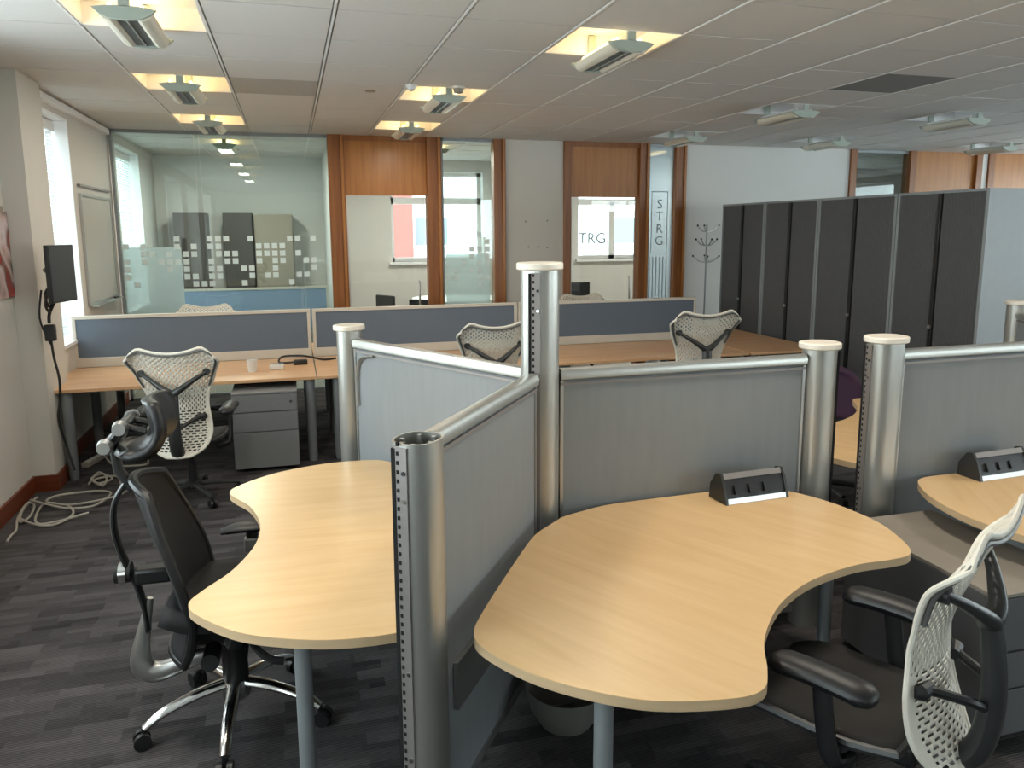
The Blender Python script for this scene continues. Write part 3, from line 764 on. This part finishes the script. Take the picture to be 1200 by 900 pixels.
# ================================================================= MESH-SHELL CHAIRS
ZB, ZT = .40, 1.155
SP = [(.40, .055), (.46, .095), (.55, .13), (.65, .15), (.75, .155), (.87, .13), (.96, .10), (1.06, .065), (1.155, .03)]   # forward offset of the centre line
WD = [(.40, .075), (.415, .115), (.45, .165), (.50, .195), (.56, .207), (.64, .20), (.74, .188), (.82, .20), (.92, .24), (1.02, .276), (1.09, .292), (1.125, .29), (1.145, .283), (1.155, .275)]
def shell_point(u, v, off=0.0):
    z = ZB + (ZT - ZB) * v
    w = interp(WD, z)
    s = interp(SP, z)
    t = max(0, (v - .78) / .22)
    dip = .042 * max(0, 1 - (u / .72) ** 2) * t ** 1.3 + .075 * max(0, (abs(u) - .62) / .38) ** 2 * t ** 1.2
    wrap = .05 * (w / .25) * u * u * (1 - .7 * max(0, (v - .75) / .25))
    return Vector((u * w, s - .12 + wrap + off, z - dip))      # +y is the way the sitter faces
def shell_mesh():
    nc, nr = 60, 88
    vs = [shell_point(-1 + 2 * i / nc, j / nr) for j in range(nr + 1) for i in range(nc + 1)]
    fs = []
    for j in range(nr):
        for i in range(nc):
            hole = False
            if 2 <= i < nc - 2 and 3 <= j < nr - 3:
                if j > 34:
                    hole = (i % 2 == 0) and ((j + (i // 2 % 2) * 2) % 4 < 2)
                elif j > 3:
                    k = abs(i - nc / 2)
                    hole = (j % 2 == 0) and ((int(i) + (j // 2 % 2) * 3) % 6 < 4) and k < nc / 2 - 4
            if not hole:
                a = j * (nc + 1) + i; fs.append((a, a + 1, a + nc + 2, a + nc + 1))
    return B().add(vs, fs)
def make_mesh_chair():
    t = empty('mesh_chair', (0, 0, 0), cat='chair', group='white mesh-backed office chairs')
    back = obj('backrest', shell_mesh(), 'shell', t, solid=.0025)
    rim = [shell_point(-1 + 2 * k / 20, 0) for k in range(20)] + [shell_point(1, k / 34) for k in range(34)] + [shell_point(1 - 2 * k / 24, 1) for k in range(24)] + [shell_point(-1, 1 - k / 34) for k in range(34)]
    obj('rim', B().tube(rim, .008, 8, closed=True, flat=1.2), 'shell', back)
    bp = [shell_point(-.955, .62 + .34 * k / 12, -.012) for k in range(13)] + [shell_point(-.90 + 1.8 * k / 24, .975, -.012) for k in range(25)] + [shell_point(.955, .96 - .34 * k / 12, -.012) for k in range(13)]
    obj('back_band', B().tube(catmull(bp, 2), [.003] + [.008] * (2 * len(bp) - 3) + [.003], 8, flat=.9), 'band_grey', back)
    # spine and yoke
    sp = catmull([(0, .10, .40), (0, -.02, .41), (0, -.075, .48), (0, -.095, .62), (0, -.085, .76), (0, -.07, .86)], 5)
    spine = obj('spine', B().tube(sp, [.050 - .014 * k / (len(sp) - 1) for k in range(len(sp))], 12, flat=.80, ref=(0, 1, .01)), 'graphite', t)
    for s in (-1, 1):
        pd = shell_point(s * .80, .76, -.012)
        p = catmull([(0, -.07, .835), (s * .05, -.075, .87), (s * .13, (pd.y - .04), .925), (pd.x, pd.y, pd.z)], 6)
        obj('yoke_arm', B().tube(p, [.033 - .020 * k / (len(p) - 1) for k in range(len(p))], 12, flat=.85), 'graphite', spine)
        obj('yoke_pad', B().cyl((pd.x, pd.y - .012, pd.z), (pd.x, pd.y + .012, pd.z), .024, n=16), 'graphite', spine)
        lp = shell_point(s * .82, .34, -.014)
        p = catmull([(s * .02, -.085, .60), (s * .08, -.06, .635), (lp.x * .8, lp.y - .02, .655), (lp.x, lp.y, lp.z)], 5)
        obj('lumbar_arm', B().tube(p, .014, 8), 'black', spine)
        obj('lumbar_pad', B().tube([lp + Vector((-s * .05, -.01, .0)), lp + Vector((0, 0, 0)), lp + Vector((s * .01, .012, 0))], [.017, .024, .018], 10), 'black', spine)
    # seat
    g2 = []
    for j in range(13):
        v = j / 12; y = .08 + v * .47; row = []
        for i in range(13):
            u = -1 + i / 6; w = .235 * (1 - .10 * abs(2 * v - 1) ** 3)
            z = .465 + .012 * abs(u) ** 2 - .035 * max(0, (v - .75) / .25) ** 2 + .012 * max(0, (.25 - v) / .25)
            row.append(Vector((u * w, y, z)))
        g2.append(row)
    obj('seat', B().sheet(g2), 'seat_black', t, solid=.018, bevel=0)
    rimp = [g2[0][i] for i in range(13)] + [g2[j][12] for j in range(1, 13)] + [g2[12][i] for i in range(11, -1, -1)] + [g2[j][0] for j in range(11, 0, -1)]
    obj('seat_frame', B().tube([p + Vector((0, 0, -.012)) for p in rimp], .016, 8, closed=True), 'graphite', t)
    obj('tilt_mechanism', B().box(-.09, .09, .06, .42, .36, .44), 'black', t, bevel=.02)
    for s in (-1, 1):
        arm = obj('armrest', B().tube(catmull([(s * .285, .115, .648), (s * .285, .15, .660), (s * .285, .27, .668), (s * .282, .37, .664), (s * .275, .42, .648)], 4), [.012, .028, .038, .044] + [.052] * 9 + [.048, .040, .028, .012], 16, flat=.6, ref=(0, 0, 1)), 'softblack', t)
        obj('arm_stem', B().tube(catmull([(s * .20, .20, .40), (s * .275, .22, .42), (s * .29, .24, .50), (s * .288, .26, .645)], 5), .028, 10, flat=.6, ref=(1, 0, 0)), 'black', arm)
    obj('gas_column', B().lathe([(.030, .12), (.030, .26), (.02, .27), (.02, .37)], 16, (0, .28, 0)), 'black', t)
    base = obj('star_base', B().lathe([(.045, .075), (.055, .09), (.05, .13), (.03, .14)], 20, (0, .28, 0)), 'black', t)
    for k in range(5):
        a = math.radians(90 + 72 * k); c, s = math.cos(a), math.sin(a)
        obj('base_arm', B().tube([(c * .03, .28 + s * .03, .105), (c * .17, .28 + s * .17, .095), (c * .31, .28 + s * .31, .075)], [.028, .022, .016], 10, flat=.7, ref=(0, 0, 1)), 'graphite', base)
        b = B()
        for q in (-.016, .016):
            b.cyl((c * .31 - s * (q - .008), .28 + s * .31 + c * (q - .008), .030), (c * .31 - s * (q + .008), .28 + s * .31 + c * (q + .008), .030), .030, n=14)
        b.cyl((c * .31, .28 + s * .31, .03), (c * .31, .28 + s * .31, .075), .010, n=8)
        obj('caster', b, 'black', base)
    return t
ch = make_mesh_chair()
ch.location = (1.75, 1.58, 0); ch.rotation_euler = (0, 0, math.radians(30))
ch['label'] = 'white mesh-backed office chair in the right foreground, pushed up to the front table'
dup(ch, (-.79, 5.50, 0), math.radians(-7), 'white mesh-backed office chair at the left bench desk, behind the black headrest chair')
c2 = dup(ch, (1.46, 5.62, 0), math.radians(0), 'white mesh-backed office chair partly hidden by the tall post')
c3 = dup(ch, (3.15, 5.45, 0), math.radians(-4), 'white mesh-backed office chair in front of the end desk, both black arm pads showing')
dup(ch, (-.90, 8.62, 0), math.radians(172), 'white mesh-backed office chair behind the left blue screen, only its top edge showing')
dup(ch, (3.36, 8.62, 0), math.radians(180), 'white mesh-backed office chair behind the right blue screen, in front of the second door')

def lift(chair, dz):
    """gas lift set higher: everything above the star base moves up, the column gets longer"""
    for c in chair.children:
        if c.name.startswith('star_base'): continue
        if c.name.startswith('gas_column'):
            k = (.25 + dz) / .25; c.scale.z = k; c.location.z = .12 * (1 - k)
        else: c.location.z += dz
lift(c3, .12); lift(c2, .07)
# ================================================================= BLACK HEADREST CHAIR
def make_exec():
    # local: sitter faces +x, hub at origin
    t = empty('headrest_chair', (-.285, 2.97, 0), math.radians(-2), label='black mesh high-backed office chair with a headrest and polished five-star base at the left table', cat='chair')
    prof = [(.36, -.215), (.44, -.185), (.54, -.17), (.66, -.19), (.78, -.225), (.88, -.26), (.96, -.285), (1.02, -.305)]
    g = []
    for j in range(21):
        z = .36 + .66 * j / 20; x = interp(prof, z); v = j / 20
        w = .25 * (1 - .42 * abs(v - .42) ** 2 / .34); row = []
        for i in range(15):
            u = -1 + i / 7; row.append(Vector((x + .07 * u * u, u * w, z - .03 * u * u * v)))
        g.append(row)
    bk = obj('backrest', B().sheet(g), 'mesh_black', t, solid=.022)
    edge = [g[j][0] for j in range(21)] + [g[20][i] for i in range(1, 15)] + [g[j][14] for j in range(19, -1, -1)] + [g[0][i] for i in range(13, 0, -1)]
    obj('back_frame', B().tube(edge, .017, 8, closed=True), 'softblack', bk)
    # rear bow carrying the back
    bow = catmull([(-.32, 0, 1.02), (-.375, 0, .93), (-.385, 0, .82), (-.36, 0, .70), (-.325, 0, .60), (-.305, 0, .50), (-.30, 0, .42)], 5)
    sp = obj('rear_bow', B().tube(bow, .03, 10, flat=.35, ref=(1, 0, 0)), 'graphite', t)
    obj('tension_knob', B().cyl((-.395, 0, .655), (-.34, 0, .655), .038, n=20), 'black', sp)
    obj('knob_ring', B().cyl((-.380, 0, .655), (-.355, 0, .655), .042, n=20), 'chrome', sp, label='bright metal ring on the back knob')
    obj('lumbar_block', B().box(-.33, -.20, -.035, .035, .61, .67), 'black', t, bevel=.012)
    # polished L bracket
    br = catmull([(-.02, 0, .315), (-.15, 0, .28), (-.26, 0, .245), (-.315, 0, .255), (-.335, 0, .31), (-.315, 0, .42), (-.285, 0, .545)], 5)
    obj('back_bracket', B().tube(br, [.026 + .016 * min(1, k / 12) if k < 18 else .042 - .030 * (k - 18) / (len(br) - 19) for k in range(len(br))], 14, flat=.8, ref=(0, 1, 0)), 'satin', t, label='silver L-shaped back bracket')
    # seat
    gs = []
    for j in range(13):
        v = j / 12; x = -.21 + v * .47; row = []
        for i in range(13):
            u = -1 + i / 6; w = .245 * (1 - .14 * abs(2 * v - 1) ** 3)
            row.append(Vector((x, u * w, .515 + .02 * u * u - .03 * max(0, (v - .7) / .3) ** 2 + .03 * max(0, (.2 - v) / .2))))
        gs.append(row)
    obj('seat', B().sheet(gs), 'mesh_black', t, solid=.07)
    obj('tilt_housing', B().box(-.13, .12, -.10, .10, .36, .47), 'black', t, bevel=.025)
    obj('side_knob', B().cyl((-.06, -.20, .36), (-.06, -.10, .36), .032, n=16), 'graphite', t)
    obj('lever', B().tube(catmull([(.06, -.10, .42), (.10, -.20, .40), (.15, -.24, .37), (.20, -.25, .36)], 4), .014, 8), 'black', t)
    for s in (-1, 1):
        a = obj('armrest', B().tube([(-.06, s * .30, .665), (.0, s * .30, .675), (.14, s * .30, .675), (.20, s * .30, .665)], [.025, .04, .04, .025], 12, flat=.5, ref=(0, 0, 1)), 'softblack', t)
        obj('arm_stem', B().tube([(.02, s * .22, .45), (.04, s * .285, .46), (.06, s * .30, .52), (.06, s * .30, .66)], .026, 10, flat=.6), 'black', a)
        obj('arm_sleeve', B().box(.03, .09, s * .30 - .022, s * .30 + .022, .57, .63), 'satin', a, bevel=.006)
    # headrest: curved pad with its bar and knobs
    hp = catmull([(-.240, 0, 1.315), (-.222, 0, 1.26), (-.220, 0, 1.20), (-.255, 0, 1.145), (-.31, 0, 1.125), (-.35, 0, 1.14)], 4)
    gh = [[Vector((q.x + .045 * u * u, u * .135 * (1 - .18 * abs(2 * k / (len(hp) - 1) - 1) ** 4), q.z)) for u in [-1 + i / 5 for i in range(11)]] for k, q in enumerate(hp)]
    obj('headrest', B().sheet(gh), 'softblack', t, solid=.038)
    for (x, z, w) in ((-.365, 1.165, .10), (-.315, 1.225, .085)):
        obj('headrest_bar', B().cyl((x, -w, z), (x, w, z), .020, n=14), 'graphite', t)
        for s in (-1, 1): obj('bar_knob', B().lathe([(.010, -.014), (.025, -.008), (.027, .008), (.012, .014)], 14).cyl((0, 0, -.012), (0, 0, .012), .02, n=10) if False else B().cyl((x, s * w, z), (x, s * (w + .03), z), .028, .022, n=16), 'satin', t)
    for s in (-1, 1): obj('headrest_arm', B().tube([(-.365, s * .06, 1.165), (-.34, s * .06, 1.195), (-.315, s * .06, 1.225), (-.24, s * .06, 1.20)], .014, 8), 'graphite', t)
    obj('headrest_post', B().tube([(-.315, 0, .98), (-.355, 0, 1.05), (-.365, 0, 1.165)], .028, 10, flat=.6), 'graphite', t)
    # column, base
    obj('gas_column', B().lathe([(.050, .17), (.048, .25), (.055, .30), (.06, .37)], 20), 'black', t)
    base = obj('star_base', B().lathe([(.035, .09), (.055, .11), (.055, .17), (.045, .185)], 24), 'chrome', t)
    for k in range(5):
        a = math.radians(-92 + 72 * k); c, s = math.cos(a), math.sin(a)
        pts = catmull([(c * .03, s * .03, .165), (c * .15, s * .15, .15), (c * .27, s * .27, .115), (c * .335, s * .335, .075)], 4)
        obj('base_arm', B().tube(pts, [.030 - .010 * q / (len(pts) - 1) for q in range(len(pts))], 12, flat=.75, ref=(0, 0, 1)), 'chrome', base)
        b = B()
        for q in (-.018, .018):
            b.cyl((c * .345 - s * (q - .010), s * .345 + c * (q - .010), .031), (c * .345 - s * (q + .010), s * .345 + c * (q + .010), .031), .031, n=16)
        b.cyl((c * .335, s * .335, .03), (c * .335, s * .335, .08), .011, n=8)
        obj('caster', b, 'black', base)
    return t
make_exec()

# purple chair beyond the gap
t = empty('purple_chair', (3.62, 4.55, 0), math.radians(50), label='dark purple fabric chair beyond the gap between the two capped posts', cat='chair')
g = []
for j in range(11):
    v = j / 10; row = []
    for i in range(11):
        u = -1 + i / 5; w = .25 * math.sqrt(max(.03, 1 - (abs(v - .45) / .56) ** 2.6)); row.append(Vector((.24 + .05 * v - .05 * u * u, u * w, .52 + .38 * v)))
    g.append(row)
obj('backrest', B().sheet(g), 'purple', t, solid=.05)
obj('seat', B().prism(eye(.24, .24, 28), .42, .49), 'purple', t, bevel=.02)
obj('back_stem', B().tube([(.0, 0, .40), (.25, 0, .40), (.31, 0, .5), (.30, 0, .65)], .025, 8), 'black', t)
obj('gas_column', B().cyl((0, 0, .10), (0, 0, .42), .026), 'black', t)
for k in range(5):
    a = math.radians(72 * k); c, s = math.cos(a), math.sin(a)
    o = obj('base_arm', B().tube([(c * .02, s * .02, .10), (c * .28, s * .28, .065)], [.025, .018], 8), 'black', t)
    obj('caster', B().cyl((c * .28 - s * .02, s * .28 + c * .02, .03), (c * .28 + s * .02, s * .28 - c * .02, .03), .03, n=12), 'black', o)

# ================================================================= CABINETS
cw = 1.0; cy = 8.90
names = ['far end, nearest the white wall', 'second from the white wall', 'third from the white wall', 'nearest the camera with its pale end panel showing']
widths = [.93, .97, 1.10, .98]
y = 8.93
for k, w in enumerate(widths):
    yc = y - w / 2; y -= w
    t = empty('tambour_cabinet', (5.38, yc, 0), label='tall charcoal tambour-door cabinet, ' + names[k], cat='cabinet', group='tambour cabinets in a row')
    h = w / 2 - .004
    b = B(); b.box(.0, .48, -h, -h + .03, 0, 2.20); b.box(.0, .48, h - .03, h, 0, 2.20); b.box(0, .48, -h, h, 2.20, 2.222); b.box(0, .48, -h, h, .0, .08); b.box(.46, .48, -h, h, 0, 2.2)
    obj('carcass', b, 'cab_grey', t)
    for s in (-1, 1):
        bb = B(); n = 20; a0 = .022 if s > 0 else -h + .032; a1 = h - .032 if s > 0 else -.022; st = (a1 - a0) / n
        for q in range(n):
            p = a0 + q * st; bb.add([(.012, p, .08), (.006, p + st * .2, .08), (.006, p + st * .8, .08), (.012, p + st, .08), (.012, p, 2.20), (.006, p + st * .2, 2.20), (.006, p + st * .8, 2.20), (.012, p + st, 2.20)], [(0, 1, 5, 4), (1, 2, 6, 5), (2, 3, 7, 6)])
        dr = obj('tambour_door', bb, 'tambour', t)
        ps = .012 * s
        obj('leading_edge', B().box(-.008, .02, ps - .010, ps + .010, .08, 2.20), 'black', dr)
    obj('lock', B().cyl((-.02, .0, 1.05), (.0, 0, 1.05), .016, n=14), 'satin', t)

# ================================================================= COAT STAND
t = empty('coat_stand', (5.32, 9.2, 0), label='thin dark metal coat stand against the white wall beside the cabinets', cat='coat stand')
obj('pole', B().cyl((0, 0, .03), (0, 0, 1.98), .010, n=10), 'leg_grey', t)
obj('base', B().lathe([(.16, 0), (.16, .015), (.03, .03)], 24), 'graphite', t)
for z, n, r in ((1.92, 3, .16), (1.74, 4, .15), (1.52, 4, .17)):
    for k in range(n):
        a = math.radians(20 + 360 / n * k + z * 90); c, s = math.cos(a), math.sin(a)
        h = obj('hook', B().tube(catmull([(0, 0, z - .04), (c * r * .5, s * r * .5, z - .03), (c * r * .95, s * r * .95, z + .03)], 4), .007, 6), 'satin', t)
        obj('hook_ball', B().lathe([(.004, -.014), (.012, -.006), (.012, .006), (.004, .014)], 10, (c * r, s * r, z + .04)), 'black', h)

# ================================================================= WALL THINGS LEFT
t = empty('wall_monitor', (-1.555, 6.12, 1.62), math.radians(76), label='dark monitor swung out on a black wall bracket beside the window', cat='monitor')
# local x runs along the screen width, -y is the viewing side
obj('casing', B().box(-.165, .165, 0.0, .03, -.20, .20), 'black', t, bevel=.004)
obj('screen', B().box(-.155, .155, -.003, 0.001, -.19, .19), 'monitor', t)
obj('mount_plate', B().box(-.05, .05, .03, .05, -.05, .05), 'black', t)
obj('bracket_arm', B().tube([(-.0, .05, 0), (.02, .10, .01), (.10, .17, .02), (.14, .18, .02)], .022, 8), 'black', t)
obj('cable_loop', B().tube(catmull([(-.02, .06, -.06), (-.03, .12, -.14), (.04, .14, -.24), (.05, .10, -.16), (-.02, .10, -.12), (-.04, .12, -.22), (.02, .13, -.28)], 5), .010, 6), 'black_cable', t)
t = empty('black_cable', (-1.70, 6.205, 0), label='black cable with an inline box hanging down the pier under the monitor', cat='cable')
obj('lead', B().tube(catmull([(.06, -.02, 1.42), (.01, .01, 1.33), (.0, .02, 1.26)], 4), .012, 6), 'black_cable', t)
obj('lead', B().tube(catmull([(-.03, .02, 1.50), (-.06, .025, 1.3), (-.02, .02, 1.15), (.0, .02, 1.1)], 4), .007, 6), 'black_cable', t)
obj('inline_box', B().box(-.035, .035, 0, .045, 1.13, 1.25), 'black', t, bevel=.006)
obj('lead', B().tube(catmull([(0, .02, 1.13), (.01, .015, 1.0), (.03, .015, .85), (.02, .02, .70), (.0, .01, .55), (.03, .02, .35), (.08, -.02, .16)], 5), .009, 6), 'black_cable', t)
t = empty('wall_poster', (-1.918, 6.08, 1.76), label='colourful printed poster on the near wall at the left edge', cat='poster')
obj('print', B().box(0, .012, -.19, .175, -.30, .29), 'poster', t)
obj('hanging_tab', B().box(0, .014, .05, .11, .29, .33), 'tan_plain', t)
t = empty('whiteboard', (XL, 8.68, 1.24), label='narrow grey whiteboard with a pen tray on the wall between the windows', cat='whiteboard')
obj('board', B().box(0, .015, -.60, .60, 0, 1.0), 'board', t)
b = B(); b.box(0, .025, -.62, .62, 1.0, 1.025); b.box(0, .025, -.62, .62, -.02, 0); b.box(0, .025, -.62, -.60, 0, 1.0); b.box(0, .025, .60, .62, 0, 1.0)
obj('frame', b, 'satin', t)
obj('pen_tray', B().box(0, .08, -.55, .55, -.035, -.02), 'satin', t)
obj('pen', B().cyl((.05, .3, -.012), (.05, .44, -.012), .009, n=8), 'black', t)
obj('hanging_rail', B().box(0, .03, -.64, .64, 1.09, 1.11), 'slot_strip', t)

# cables on the floor
cables = [
 ([(-1.78, 5.22), (-1.78, 5.29), (-1.79, 5.42), (-1.85, 5.66), (-1.87, 5.92), (-1.82, 5.90), (-1.78, 5.66), (-1.80, 5.54), (-1.86, 5.77), (-1.87, 5.95), (-1.84, 6.05)], 'pale cable nearest the camera, its end lying by the skirting'),
 ([(-1.81, 5.60), (-1.69, 5.44), (-1.58, 5.42), (-1.51, 5.54), (-1.51, 5.64), (-1.6, 5.81), (-1.75, 5.89), (-1.72, 5.58), (-1.67, 5.47), (-1.56, 5.49), (-1.40, 5.57)], 'pale cable lying in a wide open loop on the carpet by the pier'),
 ([(-1.86, 5.97), (-1.72, 5.81), (-1.56, 5.71), (-1.4, 5.71), (-1.33, 5.90), (-1.40, 6.03), (-1.54, 6.05), (-1.69, 5.98), (-1.74, 5.90), (-1.55, 5.78), (-1.28, 5.85), (-1.22, 6.1)], 'pale cable in long flat loops in front of the desk leg'),
 ([(-1.54, 6.21), (-1.53, 6.46), (-1.45, 6.35), (-1.43, 6.14), (-1.54, 6.29), (-1.5, 6.45), (-1.40, 6.30), (-1.46, 6.16), (-1.52, 6.32), (-1.38, 6.36), (-1.3, 6.1)], 'pale cable bundled in a tight coil behind the desk leg'),
 ([(-1.72, 7.40), (-1.62, 7.05), (-1.45, 6.65), (-1.2, 6.6), (-1.3, 6.9), (-1.5, 7.1)], 'pale cable trailing along the wall under the left bench desk')]
for k, (pts, lab) in enumerate(cables):
    p = catmull([(x, yy, .009 + (.010 * k + (.012 if i % 3 == 1 else 0))) for i, (x, yy) in enumerate(pts)], 6)
    c0 = p[0].copy()
    o = obj('floor_cable', B().tube([q - Vector((c0.x, c0.y, 0)) for q in p], .008, 6), 'cable'); o.location = (c0.x, c0.y, 0)
    tag(o, lab, 'cable', 'pale cables on the carpet')
t = empty('extension_block', (-1.66, 6.98, 0), math.radians(75), label='white socket extension block on the carpet under the left bench desk', cat='extension')
obj('block', B().box(-.18, .18, -.03, .03, 0, .04), 'cable', t, bevel=.006)
for k in range(4): obj('socket', B().box(-.15 + k * .08, -.09 + k * .08, -.02, .02, .04, .043), 'white_plastic', t)

# pale bowl shape under the front table
t = empty('plastic_dish', (.94, 2.56, 0), label='pale bowl-shaped plastic piece in the shadow under the front table', cat='dish')
obj('bowl', B().lathe([(.04, .0), (.10, .025), (.14, .09), (.16, .18), (.155, .18), (.134, .095), (.09, .033), (.03, .012)], 28), 'dish', t)
obj('lump', B().box(-.04, .05, -.03, .04, .012, .07), 'black', t, bevel=.01)

# ================================================================= ROOM BEYOND
t = empty('meeting_table', (2.25, 10.8, 0), label='round white meeting table beyond the first door', cat='table')
obj('tabletop', B().prism(eye(.62, .62, 40), .93, .96), 'white_plastic', t, bevel=.004); obj('column', B().cyl((0, 0, .03), (0, 0, .93), .05), 'satin', t); obj('foot', B().lathe([(.35, 0), (.35, .02), (.05, .05)], 32), 'satin', t)
def small_chair(x, y_, rz, label, zt=1.05):
    t = empty('meeting_chair', (x, y_, 0), math.radians(rz), label=label, cat='chair', group='black meeting chairs')
    obj('seat', B().box(-.21, .21, -.20, .22, .44, .49), 'softblack', t, bevel=.02)
    obj('backrest', B().box(-.20, .20, -.24, -.20, .60, zt), 'softblack', t, bevel=.015)
    for s in (-1, 1):
        obj('leg', B().tube([(s * .19, .20, 0), (s * .19, .18, .45)], .012, 8), 'black', t); obj('leg', B().tube([(s * .19, -.24, 0), (s * .19, -.22, .45), (s * .19, -.22, .75)], .012, 8), 'black', t)
small_chair(1.40, 10.6, -60, 'black meeting chair left of the round white table', 1.05)
small_chair(1.76, 10.2, -30, 'black meeting chair in front of the round white table', 1.02)
small_chair(4.15, 10.7, 180, 'black chair with a rounded back seen through the second door', 1.14)
t = empty('reflection_cupboard', (-1.36, 12.15, 0), label='tall dark cupboard shape standing in for a reflection in the glass, nearest the window', cat='cupboard')  # the three cupboards stand in for the office reflected in the glass
obj('body', B().box(-.22, .22, -.2, .22, 0, 2.18), 'dark_reflection', t); obj('door', B().box(-.21, .21, -.22, -.2, .08, 2.16), 'dark_reflection', t)
t = empty('reflection_cupboard', (-.72, 12.15, 0), label='tall dark cupboard shape standing in for a reflection in the glass, beside the tan one', cat='cupboard')
obj('body', B().box(-.2, .2, -.2, .22, 0, 2.18), 'dark_reflection', t); obj('door', B().box(-.19, .19, -.22, -.2, .08, 2.16), 'dark_reflection', t)
t = empty('reflection_cupboard', (-.22, 12.15, 0), label='tall tan cupboard shape standing in for a reflection in the glass partition', cat='cupboard')
obj('body', B().box(-.27, .27, -.2, .22, 0, 2.16), 'tan_plain', t); obj('door_handle', B().box(.2, .22, -.24, -.22, 1.0, 1.2), 'satin', t); obj('door', B().box(-.26, .26, -.22, -.2, .08, 2.14), 'tan_plain', t)
t = empty('desk_screen', (-.42, 11.0, .0), label='blue screen on white legs standing in for a reflection in the glass partition', cat='screen')  # added in place of a desk screen mirrored in the glass
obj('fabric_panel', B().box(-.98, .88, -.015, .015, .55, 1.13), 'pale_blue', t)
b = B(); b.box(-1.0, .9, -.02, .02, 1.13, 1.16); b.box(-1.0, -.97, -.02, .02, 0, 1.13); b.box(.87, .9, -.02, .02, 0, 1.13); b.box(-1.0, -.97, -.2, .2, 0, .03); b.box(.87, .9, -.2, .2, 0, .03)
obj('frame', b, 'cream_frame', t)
